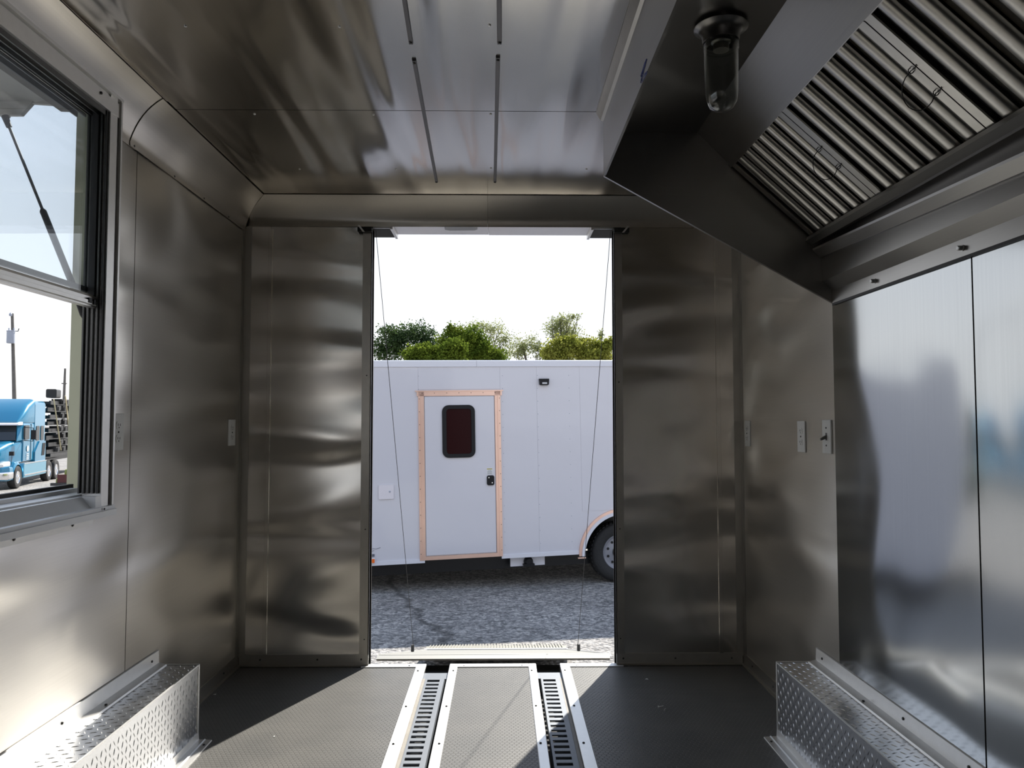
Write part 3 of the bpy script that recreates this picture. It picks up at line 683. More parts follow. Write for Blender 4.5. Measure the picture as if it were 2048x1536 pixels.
# baffle filters
def filter_unit(y1, y0, lb):
    L_ = SL.length-.004; O = Vector((D_[0], 0, D_[1]))+SLn*.004
    r = empty('baffle_filter', (O.x+SL.x/2, (y0+y1)/2, O.z+SL.z/2), lb, 'grease filter', 'baffle filters in the hood')
    def P(s, y, n): return O+SLn*s+NR*n+Vector((0, y, 0))
    def sweep(prof, s0, s1):   # prof: (y, n) closed polygon
        m = MB(); n = len(prof)
        m.add([P(s0, a, b) for a, b in prof]+[P(s1, a, b) for a, b in prof], [tuple(range(n)), tuple(range(2*n-1, n-1, -1))]+[(i, (i+1) % n, (i+1) % n+n, i+n) for i in range(n)])
        return m
    def along(sa, sb, na, nb): # rail along y
        m = MB(); pr = [(sa, na), (sb, na), (sb, nb), (sa, nb)]
        m.add([P(a, y0, b) for a, b in pr]+[P(a, y1, b) for a, b in pr], [(0,1,2,3), (7,6,5,4)]+[(i, (i+1) % 4, (i+1) % 4+4, i+4) for i in range(4)]); return m
    along(0, .012, -.03, .004).build('frame_rail', 'filter', r); along(L_-.010, L_, -.03, .004).build('frame_rail', 'filter', r)
    sweep([(y1, -.03), (y1, .003), (y1-.026, .003), (y1-.026, -.002), (y1-.004, -.03)], .008, L_-.004).build('frame_side', 'filter', r)
    sweep([(y0, -.03), (y0, .003), (y0+.026, .003), (y0+.026, -.002), (y0+.004, -.03)], .008, L_-.004).build('frame_side', 'filter', r)
    span = (y1-y0)-.052; n = 6; pit = span/n
    def hump(c, w, h, base):
        out = []
        for i in range(9):
            a = PI*i/8; out.append((c+w*math.cos(a), base+h*math.sin(a)**.7))
        for i in range(9):
            a = PI*(8-i)/8; out.append((c+(w-.0015)*math.cos(a), base-.0012+(h-.0012)*math.sin(a)**.7))
        return out
    mesh = None; c_first = None
    for k in range(n):
        c = y1-.026-pit*(k+.5)
        sweep(hump(c, pit*.31, .013, -.012), .010, L_-.008).build('baffle', 'filter', r, smooth=50)
    m = MB()
    for k in range(n+1):
        c = y1-.026-pit*k
        if k == 0 or k == n: continue
        pr = [(c-pit*.36, -.030), (c-pit*.20, -.040), (c+pit*.20, -.040), (c+pit*.36, -.030), (c+pit*.36, -.028), (c+pit*.2, -.036), (c-pit*.2, -.036), (c-pit*.36, -.028)]
        m2 = sweep(pr, .010, L_-.008); b = len(m.v); m.v += m2.v; m.f += [tuple(i+b for i in f) for f in m2.f]
    m.build('rear_baffles', 'filter', r)
    m = MB(); pr = [(y0, -.045), (y1, -.045), (y1, -.043), (y0, -.043)]; m2 = sweep(pr, .002, L_-.002); m2.build('plenum_shade_sheet', 'recess_shade', r)  # black sheet painted as the shade behind the baffles
    # wire handle near the camera-side strip
    yh = y0+.014; s_c = L_*.50
    e1, e2 = P(s_c-.036, yh, .006), P(s_c+.036, yh, .006)
    dwn = (NR*.35+Vector((0, .9, -.55))).normalized()
    pts = [e1]
    for i in range(13):
        a = PI*i/12; pts.append((e1+e2)/2+(e1-e2)/2*math.cos(a)*1.08+dwn*(.018+.040*math.sin(a)))
    pts.append(e2)
    hnd = MB().tube(pts, .0012, 6)
    for e in (e1, e2):
        ring = [e+(NR*math.cos(a)+SLn*math.sin(a))*.006 for a in [i*2*PI/10 for i in range(11)]]
        hnd.tube(ring, .0012, 5)
    hnd.tube([e1, e1+Vector((0, -.016, -.002)), e1+Vector((0, -.022, .006))], .0011, 5); hnd.tube([e2, e2+Vector((0, -.016, -.002)), e2+Vector((0, -.022, .006))], .0011, 5)
    hnd.build('wire_handle', 'gasket', r, smooth=60)
filter_unit(2.550, 2.092, 'baffle filter at the far end of the hood')
filter_unit(2.088, 1.606, 'baffle filter second from the far end of the hood')
filter_unit(1.602, 1.120, 'baffle filter third from the far end of the hood, cut by the picture corner')

# jar light
lt = empty('jar_light', (.541, 1.85, 1.878), 'unlit glass jar light hanging from the hood top', 'lamp')
c = (.541, 1.85, 0)
MB().lathe([(.001, 2.095), (.050, 2.095), (.052, 2.088), (.001, 2.088)], c, 'z', 32).build('mount', 'hood', lt, smooth=40)
MB().lathe([(.040, 2.0885), (.064, 2.088), (.066, 2.086), (.064, 2.084), (.055, 2.081), (.049, 2.074), (.0455, 2.064), (.0445, 2.050), (.043, 2.050), (.043, 2.082)], c, 'z', 40, closed=True).build('collar', 'hood', lt, smooth=40)
jar = [(.0405, 2.072), (.0405, 2.045), (.0415, 2.040), (.0400, 1.960), (.0392, 1.920), (.036, 1.900), (.028, 1.886), (.015, 1.879), (.0005, 1.877)]
jin = [(max(r-.003, .0004), z+.0025) for r, z in jar][::-1]
MB().lathe(jar+jin, c, 'z', 40, closed=True).build('glass_jar', 'glass_jar', lt, smooth=60)
MB().lathe([(.001, 2.082), (.024, 2.082), (.024, 2.050), (.019, 2.046), (.019, 2.030), (.001, 2.030)], c, 'z', 24).build('socket', 'trimdull', lt, smooth=40)
for z in (2.052, 2.044, 2.036): MB().lathe([(.0405, z), (.0425, z-.0015), (.0425, z-.003), (.0405, z-.0045)], c, 'z', 40, closed=True).build('thread_ring', 'glass_jar', lt, smooth=60)

# ============================================================ loose bits on the floor
for (x, y, ang), lb in zip(((1322, 1414, .4), (1330, 1420, 1.2)), ('loose screw on the right mat, upper one of two', 'loose screw on the right mat, lower one of two')):
    p = at(x, y, Z=.0); d = Vector((math.cos(ang), math.sin(ang), 0))*.011
    o = MB().tube([p-d+Vector((0, 0, .003)), p+d+Vector((0, 0, .003))], [.0015, .0012], 6).tube([p-d*1.15+Vector((0, 0, .0035)), p-d+Vector((0, 0, .0035))], [.0035, .0035], 8).build('loose_screw', 'trim', org=p)
    tag(o, lb, 'screw')
for (x, y, s), lb in zip(((430, 1389, .006), (1293, 1358, .007), (548, 1473, .004)), ('white paint chip on the shaded left mat', 'white paint chip on the right mat near the doorway', 'tiny white chip on the sunlit left mat')):
    p = at(x, y, Z=.0); o = MB().prism([(p.x-s, p.y-s*.6), (p.x+s, p.y-s), (p.x+s*.4, p.y+s)], 'z', 0, .0015).build('paint_chip', 'chip', org=p); tag(o, lb, 'chip')

# ============================================================ ramp door and cables
GZ = -.80
rp = empty('ramp_door', (-.04, 3.745, 0), 'lowered ramp door with a ribbed flap on the gravel', 'ramp')
RN = at(1000, 1309, Y=3.745).z; RF = at(1000, 1299.5, Y=6.10).z; RE = at(1000, 1287, Y=6.50).z
def rz(y): return RN+(y-3.745)*(RF-RN)/2.355
def slab(x0, x1, ya, yb, za, zb, th):
    return MB().add([(x0, ya, za), (x1, ya, za), (x1, yb, zb), (x0, yb, zb), (x0, ya, za-th), (x1, ya, za-th), (x1, yb, zb-th), (x0, yb, zb-th)],
                    [(0,1,2,3), (4,7,6,5), (0,4,5,1), (1,5,6,2), (2,6,7,3), (3,7,4,0)])
slab(-.585, .510, 3.745, 6.10, rz(3.745), rz(6.10), .02).build('ramp_deck', plain('ramp_deck', (.24, .235, .215), .7, .0, noise=.15), rp)
MB().prism([(3.718, rz(3.738)-.013), (3.752, rz(3.752)+.004), (3.770, rz(3.770)+.003), (3.770, rz(3.738)-.022), (3.720, rz(3.738)-.022)], 'x', -.592, .517).build('hinge_edge', 'hinge', rp)
for x in (-.590, .505): slab(x, x+.012, 3.768, 6.10, rz(3.768)+.006, rz(6.10)+.006, .028).build('side_edge', 'trim', rp)
fz0, fz1 = rz(6.10)-.004, RE
fl_ = slab(-.600, .520, 6.105, 6.56, fz0, fz1, .015).build('ramp_flap', 'hingedull', rp)
rib = MB()
x = -.575
while x < .50:
    v = slab(x, x+.010, 6.13, 6.54, fz0+.006, fz1+.008, .010); b = len(rib.v); rib.v += v.v; rib.f += [tuple(i+b for i in f) for f in v.f]; x += .0235
rib.build('flap_ribs', 'hingedull', fl_)
slab(-.600, .520, 6.10, 6.13, fz0+.012, fz0+.008, .015).build('flap_hinge', 'bright', rp)
for x in (-.535, .467):
    MB().tube([(x, 4.72, rz(4.72)+.005), (x, 4.72, rz(4.72)+.045)], .010, 8).build('cable_hook', 'steel_dark', rp)
for sx, xt, lb in ((-1, DL+.004, 'thin steel ramp cable on the left of the doorway'), (1, DR-.004, 'thin steel ramp cable on the right of the doorway')):
    a = Vector((xt, 3.66, 2.03)); b = Vector((-.530 if sx < 0 else .462, 4.72, rz(4.72)+.035))
    o = MB().tube([a, b], .0016, 6).build('ramp_cable', 'steel_dark', org=b); tag(o, lb, 'cable', 'ramp door cables')

# ============================================================ outside ground
gm = MB()
xs = list(np.linspace(-60, 60, 61)); xs = [-300, -150, -90]+xs+[90, 150, 300]
ys = [-300, -120, -60, -30, -15, 0, 4.5, 6, 7.5, 9.2, 12, 20, 30, 45, 60, 90, 150, 300, 700]
def gz(x, y):
    t = min(1, max(0, (-x-4)/14.)); t = t*t*(3-2*t); return GZ-1.10*t+(1-t)*.036*max(0, 9.2-max(y, 4.5))
gm.add([(x, y, gz(x, y)) for y in ys for x in xs], [(j*len(xs)+i, j*len(xs)+i+1, (j+1)*len(xs)+i+1, (j+1)*len(xs)+i) for j in range(len(ys)-1) for i in range(len(xs)-1)])
go = gm.build('ground', 'gravel', smooth=60, fix=False); tag(go, 'grey gravel yard outside the trailer', 'gravel yard', kind='structure')

# ============================================================ white cargo trailer
tr_ = empty('cargo_trailer', (-1.436, 8.62, -.479), 'white enclosed cargo trailer parked across the yard behind the ramp', 'trailer', rot=(0, 0, 0))
tr_.rotation_mode = 'XYZ'
R = Matrix.Rotation(math.radians(11.2), 3, 'Z') @ Matrix.Rotation(math.radians(-1.0), 3, 'Y'); tr_.rotation_euler = R.to_euler()
TH_ = 2.277; x0t, x1t = -1.30, 6.4
whx, whz, whr = 2.93, -.02, .352
arc = [(whx-.478*math.cos(a), whz+.470*math.sin(a)) for a in [i*PI/2/10 for i in range(11)]]
arc2 = [(whx+.95+.478*math.sin(a), whz+.470*math.cos(a)) for a in [i*PI/2/10 for i in range(11)]]
# body with nose wedge
prof = [(x0t+.0, .03), (whx-.478, .03)]+arc+arc2+[(whx+.95+.478, .03), (x1t, .03), (x1t, TH_-.02), (x0t, TH_-.02)]
MB().prism(prof, 'y', .012, .040).build('side_wall', 'white', tr_)
bd = MB().box(x0t, x1t, .045, 2.5, TH_-.05, TH_-.01).box(x0t, x1t, 2.46, 2.5, .03, TH_-.02).box(x1t-.04, x1t, .04, 2.5, .03, TH_-.02)
bd.prism([(x0t+.04, .04), (x0t, .012), (x0t-.55, 1.25), (x0t, 2.5), (x0t+.04, 2.46)], 'z', .03, TH_-.02)
bd.build('body', 'white', tr_)
MB().box(x0t, whx-.50, .2, 2.4, -.03, .03).box(x0t-.4, 6.2, .25, .33, -.16, -.02).box(x0t-.4, 6.2, 2.1, 2.18, -.16, -.02).box(whx-.3, 6.2, .4, 2.4, -.02, .03).box(whx-.6, whx+1.6, .45, .47, -.02, .55).build('chassis', 'framesteel', tr_)
MB().box(x0t, whx-.48, .045, 2.4, .03, .05).box(whx+1.45, x1t, .045, 2.4, .03, .05).box(whx-.5, whx-.48, .045, 2.4, .03, .6).build('underfloor_sun_block', 'framesteel', tr_)  # floor boxes added to block sun leaking in under the side wall
# panels between joints, proud of the wall
for a, b in ((-1.30, -.6775), (-.675, -.0575), (-.055, .535), (1.485, 1.9175), (1.92, 2.4425)):
    box('panel', 'white', a, b, .0095, .0125, .045, 2.205, tr_)
for a, b in ((2.445, 3.06), (3.065, 3.68), (3.685, 4.3), (4.305, 4.9), (4.905, 5.6), (5.605, 6.39)):
    box('panel', 'white', a, b, .0095, .0125, .50 if a < 4.3 else .045, 2.205, tr_)
box('panel', 'white', .540, 1.480, .0095, .0125, 1.945, 2.205, tr_)
rt = MB().prism([(.000, 2.205), (.000, 2.272), (.012, 2.280), (.3, 2.285), (.3, 2.26), (.04, 2.25), (.012, 2.205)], 'x', x0t, 1.2085).build('roof_trim', 'whitetrim', tr_)
MB().prism([(.000, 2.205), (.000, 2.272), (.012, 2.280), (.3, 2.285), (.3, 2.26), (.04, 2.25), (.012, 2.205)], 'x', 1.2115, x1t).build('roof_trim', 'whitetrim', tr_)
box('bottom_trim', 'whitetrim', x0t, .590, .000, .012, 0, .045, tr_); box('bottom_trim', 'whitetrim', 1.47, whx-.478, .000, .012, 0, .045, tr_)
RIV = MB().lathe([(.006, 0), (.004, .002), (.0005, .003)], (0, 0, 0), 'z', 6).mesh('rivet', 'whitetrim', (0, 0, 0))
rv = MB()
for x in (-.06, .53, 1.5, 1.918, 2.30):
    z = .15
    while z < 2.2: rv.lathe([(.005, 0), (.003, -.002), (.0004, -.0025)], (x+.012, .0095, z), 'y', 5); z += .15
rv.build('rivets', 'greycan', tr_, kind='stuff')
# door
dfr = MB().box(.535, .600, -.006, .010, .028, 1.925).box(1.415, 1.482, -.006, .010, .028, 1.925).box(.520, 1.500, -.006, .010, 1.872, 1.925).box(.600, 1.415, -.006, .010, .028, .070).build('door_frame', 'warm_reflect_trim', tr_)
for a in ((.500, 1.515, -.014, -.006, 1.922, 1.935), (.560, .572, -.012, -.006, .03, 1.87), (1.445, 1.457, -.012, -.006, .03, 1.87)):
    box('frame_bead', 'warm_reflect_trim', *a, dfr)
dm = MB()
for k in range(13):
    z = .1+k*.145
    for x in (.548, 1.470): dm.lathe([(.005, 0), (.003, -.002), (.0004, -.0025)], (x, -.006, z), 'y', 5)
for k in range(7): dm.lathe([(.005, 0), (.003, -.002), (.0004, -.0025)], (.58+k*.14, -.006, 1.905), 'y', 5)
dm.build('frame_screws', 'steel_dark', dfr, kind='stuff')
dd = MB().box(.607, 1.408, -.003, .012, .078, 1.865).build('door', 'white', tr_, bev=.004)
def rrect(x0, x1, z0, z1, r, n=6):
    o = []
    for cx, cz, a0 in ((x1-r, z1-r, 0), (x0+r, z1-r, PI/2), (x0+r, z0+r, PI), (x1-r, z0+r, 3*PI/2)):
        for i in range(n+1):
            a = a0+PI/2*i/n; o.append((cx+r*math.cos(a), cz+r*math.sin(a)))
    return o
wf = MB(); oo = rrect(.803, 1.180, 1.167, 1.766, .075); ii = rrect(.850, 1.136, 1.210, 1.722, .035)
n = len(oo); wf.add([(x, -.018, z) for x, z in oo]+[(x, -.018, z) for x, z in ii]+[(x, -.002, z) for x, z in oo]+[(x, -.002, z) for x, z in ii],
    [(i, (i+1) % n, (i+1) % n+n, i+n) for i in range(n)]+[(i, (i+1) % n, (i+1) % n+2*n, i+2*n) for i in range(n)]+[(i+n, (i+1) % n+n, (i+1) % n+3*n, i+3*n) for i in range(n)])
wf.build('window_frame', 'black', dd)
MB().prism(rrect(.848, 1.138, 1.208, 1.724, .03), 'y', -.008, -.004).build('window_glass', 'redglass', dd)
lk = MB().prism(rrect(1.308, 1.394, .842, .955, .022), 'y', -.016, -.003).build('lock', 'black', dd)
for x, z in ((1.330, .930), (1.368, .870)): MB().lathe([(.009, 0), (.007, -.003), (.001, -.004)], (x, -.016, z), 'y', 10).build('lock_screw', 'chrome', lk)
dc = box('warning_sticker', plain('sticker_white', (.72, .72, .72), .5), 1.310, 1.374, -.0042, -.003, .968, 1.036, dd)
box('sticker_heading', 'yellow', 1.311, 1.373, -.0047, -.0041, 1.022, 1.034, dc); 
for k in range(8): box('heading_letter', 'ink', 1.3135+k*.0072, 1.3185+k*.0072, -.0051, -.0046, 1.0245, 1.0315, dc)
for z in (1.012, 1.002, .992, .982, .973): box('small_print', 'ink', 1.315+.008*(z > 1.01), 1.370-.008*(z > 1.01), -.0047, -.0041, z-.0016, z+.0016, dc)
# hatch, light, marker, outlet
ht = MB().prism(rrect(.085, .252, .728, .886, .012), 'y', -.004, .007).build('access_hatch', plain('hatch_pink_white', (.74, .70, .74), .35), tr_)
MB().lathe([(.011, 0), (.009, -.005), (.001, -.006)], (.208, -.004, .810), 'y', 12).build('hatch_lock', 'greycan', ht)
pl = MB().prism([(1.945, 2.060), (2.063, 2.060), (2.058, 1.992), (2.048, 1.985), (1.962, 1.985), (1.952, 1.992)], 'y', -.030, .006).build('porch_light', 'black', tr_)
box('lens', plain('lens', (.5, .5, .52), .3), 1.978, 2.036, -.033, -.029, 1.998, 2.018, pl)
mkr = MB().prism(rrect(-.040, .042, .028, .086, .006), 'y', -.016, .0).build('marker_base', 'whitetrim', tr_)
box('amber_lens', 'orange', -.030, .034, -.024, -.015, .036, .078, mkr)
box('small_plate', 'ink', -.005, .034, -.002, .007, .100, .128, tr_)
sg = MB().tube([(-.02, .004, .175), (.02, .004, .190), (.05, .004, .182), (.10, .004, .196)], .002, 4).tube([(-.02, .004, .165), (.01, .004, .160), (.03, .004, .168)], .002, 4).build('faint_lettering', 'ink', tr_)
sk = MB().box(1.590, 2.000, .10, .125, -.115, -.002).build('mounting_plate', 'whitetrim', tr_)
MB().lathe([(.001, -.03), (.035, -.03), (.052, -.01), (.056, .02), (.050, .05), (.001, .06)], (1.800, .07, -.062), 'y', 20).build('power_inlet', 'black', sk, smooth=40)
MB().box(1.735, 1.865, .04, .10, -.108, -.085).build('inlet_base', 'black', sk)
# fender trims
def arch(r0, r1, y0, y1, mat, nm):
    o_, i_ = [], []
    for i in range(17):
        a = PI/2*i/16; o_.append((whx-(.478+r1)*math.cos(a), whz+(.470+r1)*math.sin(a))); i_.append((whx-(.478+r0)*math.cos(a), whz+(.470+r0)*math.sin(a)))
    for i in range(17):
        a = PI/2*i/16; o_.append((whx+.95+(.478+r1)*math.sin(a), whz+(.470+r1)*math.cos(a))); i_.append((whx+.95+(.478+r0)*math.sin(a), whz+(.470+r0)*math.cos(a)))
    m = MB(); n = len(o_)
    m.add([(x, y0, z) for x, z in o_]+[(x, y0, z) for x, z in i_]+[(x, y1, z) for x, z in o_]+[(x, y1, z) for x, z in i_],
          [(i, i+1, i+1+n, i+n) for i in range(n-1)]+[(i+2*n, i+1+2*n, i+1+3*n, i+3*n) for i in range(n-1)]+[(i, i+1, i+1+2*n, i+2*n) for i in range(n-1)]+[(i+n, i+1+n, i+1+3*n, i+3*n) for i in range(n-1)]+[(0, n, 3*n, 2*n), (n-1, 2*n-1, 4*n-1, 3*n-1)])
    return m.build(nm, mat, tr_, smooth=40)
arch(-.004, .030, -.035, .012, 'whitetrim', 'fender_trim'); arch(.030, .062, -.012, .012, 'warm_reflect_trim', 'fender_bead')
MB().box(whx-.56, whx-.465, -.03, .0, -.045, -.030).build('fender_end', 'warm_reflect_trim', tr_)
# wheels
def wheel(x, parent):
    ty = MB().lathe([(.205, .03), (.215, .0), (.265, -.022), (.325, -.018), (.345, 0), (whr, .03), (whr, .17), (.33, .2), (.22, .2)], (0, 0, 0), 'y', 48, closed=True).build('tyre', 'tyre', parent, smooth=40)
    ty.location = (x, .10, whz)
    tn = MB()
    for k in range(44):
        a = 2*PI*k/44; c, s_ = math.cos(a), math.sin(a)
        for (w0, w1, ph) in ((.0, .05, 0), (.07, .13, .5)):
            aa = a+ph*2*PI/44; c, s_ = math.cos(aa), math.sin(aa); t_ = Vector((-s_, 0, c))*.014; rr = Vector((c, 0, s_))
            p = rr*(whr-.004); q = rr*(whr+.006)
            tn.add([p-t_+Vector((0, .02+w0, 0)), p+t_+Vector((0, .02+w0, 0)), p+t_+Vector((0, .02+w1, 0)), p-t_+Vector((0, .02+w1, 0)), q-t_+Vector((0, .02+w0, 0)), q+t_+Vector((0, .02+w0, 0)), q+t_+Vector((0, .02+w1, 0)), q-t_+Vector((0, .02+w1, 0))],
                   [(4,5,6,7), (0,1,5,4), (1,2,6,5), (2,3,7,6), (3,0,4,7)])
    o = tn.build('tread_blocks', 'tyre', None); o.parent = ty; o['kind'] = 'stuff'
    rm = MB().lathe([(.205, .04), (.212, .008), (.205, .000), (.196, .006), (.190, .03), (.165, .045), (.120, .032), (.080, .030), (.062, .022), (.058, .022)], (0, 0, 0), 'y', 40).build('rim', 'rim', None, smooth=35); rm.parent = ty
    hb = MB().lathe([(.082, .032), (.080, .005), (.066, -.012), (.046, -.016), (.042, -.045), (.001, -.05)], (0, 0, 0), 'y', 24).build('hub_cap', 'black', None, smooth=40); hb.parent = ty
    for k in range(10):
        a = 2*PI*(k+.5)/10
        h = MB().lathe([(.001, .0), (.016, .0), (.016, .004), (.001, .004)], (.143*math.cos(a), .033, .143*math.sin(a)), 'y', 12).build('rim_hole', 'recess_shade', None); h.parent = ty
    return ty
wheel(whx, tr_); wheel(whx+.90, tr_)

# ============================================================ blue truck (local x runs back, y away, z up)
az = math.radians(105.3)
G0 = Vector((-21.80, 35.19, -1.9))
tk = empty('semi_truck', G0, 'blue sleeper cab truck seen through the serving window', 'truck', rot=(0, 0, az))
def ring(x, y0, y1, z0, z1, r=.12, n=4, topr=None):
    t = topr or r; o = []
    for cy, cz, a0, rr in ((y1-t, z1-t, 0, t), (y0+t, z1-t, PI/2, t), (y0+r, z0+r, PI, r), (y1-r, z0+r, 3*PI/2, r)):
        for i in range(n+1):
            a = a0+PI/2*i/n; o.append((x, cy+rr*math.cos(a), cz+rr*math.sin(a)))
    return o
MB().loft([ring(1.0, .12, 2.38, 1.15, 2.95, .08, topr=.15), ring(2.45, .10, 2.40, 1.15, 3.0, .08, topr=.15)]).build('cab', 'blue', tk, smooth=35)
MB().loft([ring(2.45, .08, 2.42, 1.10, 4.02, .08, topr=.22), ring(4.05, .08, 2.42, 1.10, 4.05, .08, topr=.22)]).build('sleeper', 'blue', tk, smooth=35)
MB().loft([ring(.78, .32, 2.18, 2.86, 3.02, .05), ring(1.2, .18, 2.32, 2.92, 3.42, .07, topr=.2), ring(1.8, .12, 2.38, 2.92, 3.86, .07, topr=.3), ring(2.5, .09, 2.41, 2.92, 4.10, .07, topr=.25)]).build('roof_fairing', 'blue', tk, smooth=40)
MB().loft([ring(-1.10, .62, 1.88, 1.00, 1.62, .1, topr=.2), ring(-.8, .50, 2.0, 1.00, 1.86, .1, topr=.25), ring(-.1, .36, 2.14, 1.05, 2.06, .1, topr=.25), ring(.62, .22, 2.28, 1.10, 2.16, .1, topr=.22), ring(1.02, .16, 2.34, 1.12, 2.20, .1, topr=.2)]).build('bonnet', 'blue', tk, smooth=45)
for yy in (.0, 2.05):
    fm = MB(); sec = []
    for i in range(11):
        a = PI*(i/10.)*.95+.05; x = -.02-.66*math.cos(a); z = .50+.68*math.sin(a)
        sec.append([(x, yy, z-.10), (x, yy+.45, z-.10), (x, yy+.43, z+.05), (x, yy+.05, z+.02)])
    fm.loft(sec).build('fender', 'blue', tk, smooth=50)
MB().loft([ring(-1.25, .25, 2.25, .42, 1.0, .1), ring(-1.05, .02, 2.48, .40, 1.05, .1), ring(-.72, -.01, 2.51, .42, 1.02, .1)]).build('front_wing_panel', 'blue', tk, smooth=40)
MB().loft([ring(-1.34, .30, 2.20, .48, .80, .08), ring(-1.14, .0, 2.50, .46, .82, .08), ring(-.70, -.03, 2.53, .48, .82, .08)]).build('bumper', 'chrome', tk, smooth=40)
for yy in (.18, 1.92): MB().loft([ring(-1.17, yy+.05, yy+.35, 1.00, 1.14, .05), ring(-.80, yy-.10, yy+.30, 1.02, 1.26, .06)]).build('headlight', plain('headlight', (.75, .72, .68), .15, 0), tk, smooth=40)
MB().add([(.42, .28, 2.16), (.42, 2.22, 2.16), (.86, 2.12, 2.84), (.86, .38, 2.84), (.50, .28, 2.16), (.50, 2.22, 2.16), (.94, 2.12, 2.84), (.94, .38, 2.84)], [(0,1,2,3), (4,7,6,5), (0,4,5,1), (1,5,6,2), (2,6,7,3), (3,7,4,0)]).build('windshield', 'darkglass', tk)
MB().add([(.45, .24, 2.10), (.98, .14, 2.15), (.98, .14, 2.92), (.84, .33, 2.90), (.52, .30, 2.10), (1.0, .24, 2.15), (1.0, .24, 2.92), (.90, .40, 2.90)], [(0,1,2,3), (4,7,6,5), (0,4,5,1), (1,5,6,2), (2,6,7,3), (3,7,4,0)]).build('front_pillar', 'blue', tk)
MB().loft([ring(.52, .20, 2.30, 2.84, 2.90, .02), ring(.92, .14, 2.36, 2.84, 3.00, .03)]).build('sun_visor', plain('white_visor', (.72, .70, .74), .3), tk, smooth=40)
for a in ((1.00, 1.62, 2.18, 2.84), (2.66, 3.14, 2.10, 2.80), (3.36, 3.82, 2.10, 2.80)):
    MB().prism(rrect(a[0], a[1], a[2], a[3], .07), 'y', .055, .13).build('side_window', 'darkglass', tk)
box('door_seam', 'steel_dark', 1.98, 2.0, .09, .13, 1.2, 2.9, tk)
MB().prism([(2.45, 1.10), (2.45, 1.55), (3.1, 2.05), (4.08, 2.05), (4.08, 1.05), (2.9, 1.0)], 'y', .03, .10).build('side_skirt', 'blue', tk)
MB().prism([(3.42, 1.35), (3.55, 1.95), (4.0, 1.95), (3.85, 1.35)], 'y', .015, .04).build('vent_opening', 'black', tk)
MB().prism([(.72, .42), (.72, 1.08), (4.10, 1.06), (4.10, .42)], 'y', -.02, .30).build('tank_fairing', plain('pale_blue_fairing', (.16, .36, .48), .25, .5), tk, bev=.03)
box('step', 'chrome', .75, 4.1, -.04, .1, .52, .58, tk); box('step_top', 'sand', .75, 4.1, -.03, .28, 1.05, 1.10, tk)
MB().lathe([(.001, 0), (.14, 0), (.14, -.01), (.001, -.01)], (1.55, .095, 1.75), 'y', 20).build('door_emblem', plain('door_decal', (.65, .72, .75), .4), tk)
for z in (1.50, 1.42, 1.34, 1.26): box('door_lettering', plain('door_print', (.55, .62, .68), .5), 1.40, 1.72, .088, .10, z-.018, z+.018, tk)
mr_ = MB().tube([(.95, .1, 2.75), (.88, -.30, 2.72), (.88, -.30, 2.10), (1.0, .1, 2.15)], .02, 6).build('mirror_arm', 'black', tk); MB().box(.86, .96, -.42, -.22, 2.18, 2.62).build('mirror', 'black', mr_)
MB().tube([(-.55, .12, 1.1), (-.55, .10, 1.55)], .01, 5).box(-.62, -.50, .02, .20, 1.5, 1.68).build('hood_mirror', 'black', tk)
MB().box(-1.0, 7.0, .8, .92, .62, .88).box(-1.0, 7.0, 1.6, 1.72, .62, .88).build('chassis', 'framesteel', tk)
def twheel(x, y, r=.505):
    t = MB().lathe([(.29, .03), (.30, .0), (.42, -.02), (.485, .0), (r, .04), (r, .26), (.48, .3), (.3, .3)], (x, y, r), 'y', 32, closed=True).build('tyre', 'tyre', tk, smooth=40)
    MB().lathe([(.30, .02), (.285, .0), (.27, .05), (.20, .10), (.12, .09), (.11, .0), (.06, -.02), (.001, -.025)], (x, y, r), 'y', 24).build('wheel_disc', 'chrome', t, smooth=40)
for x in (.02, 4.70, 5.98):
    for y in (.0, 2.2): twheel(x, y)
MB().box(4.35, 6.6, .05, .3, 1.10, 1.12).box(4.2, 4.26, .02, .5, .35, 1.1).build('mudguard', 'black', tk)

# load of bare frames on its own trailer
fb = empty('flatbed_trailer', G0, 'black flatbed trailer coupled behind the blue truck', 'trailer', rot=(0, 0, az))
MB().box(5.2, 15.0, .1, 2.4, 1.20, 1.36).build('deck', 'framesteel', fb); MB().box(5.2, 15, .7, .85, .9, 1.2).box(5.2, 15, 1.65, 1.8, .9, 1.2).build('beams', 'framesteel', fb)
for k in range(8):
    z = 1.37+k*.36; dx = (0, .3, -.1, .25, .05, .4, 0, .5)[k]
    f_ = empty('chassis_frame', G0+Vector((math.cos(az)*(5.6+dx), math.sin(az)*(5.6+dx), z)), 'black steel trailer frame behind the truck, '+('lowest', 'second lowest', 'third from the bottom', 'fourth from the bottom', 'fifth from the bottom', 'third from the top', 'second from the top', 'topmost')[k]+' in the stack', 'steel frame', 'stacked trailer frames', rot=(0, 0, az))
    ml = MB()
    for yy in (.1, 2.25): ml.box(-1.1, 8.2, yy, yy+.08, 0, .20)
    ml.build('long_rails', 'framesteel', f_)
    mc = MB(); x = -1.05
    while x < 8.1: mc.box(x, x+.06, .1, 2.3, .02, .16); x += .40
    mc.build('cross_members', 'framesteel', f_)
    for x in (.2+.3*(k % 2), 1.3, 2.6, 4.4):
        MB().box(x, x+.7, .0, .5, .10, .33).box(x+.1, x+.3, -.05, .12, .06, .26).build('fender_bracket', 'framesteel' if k % 3 else 'steel_dark', f_)
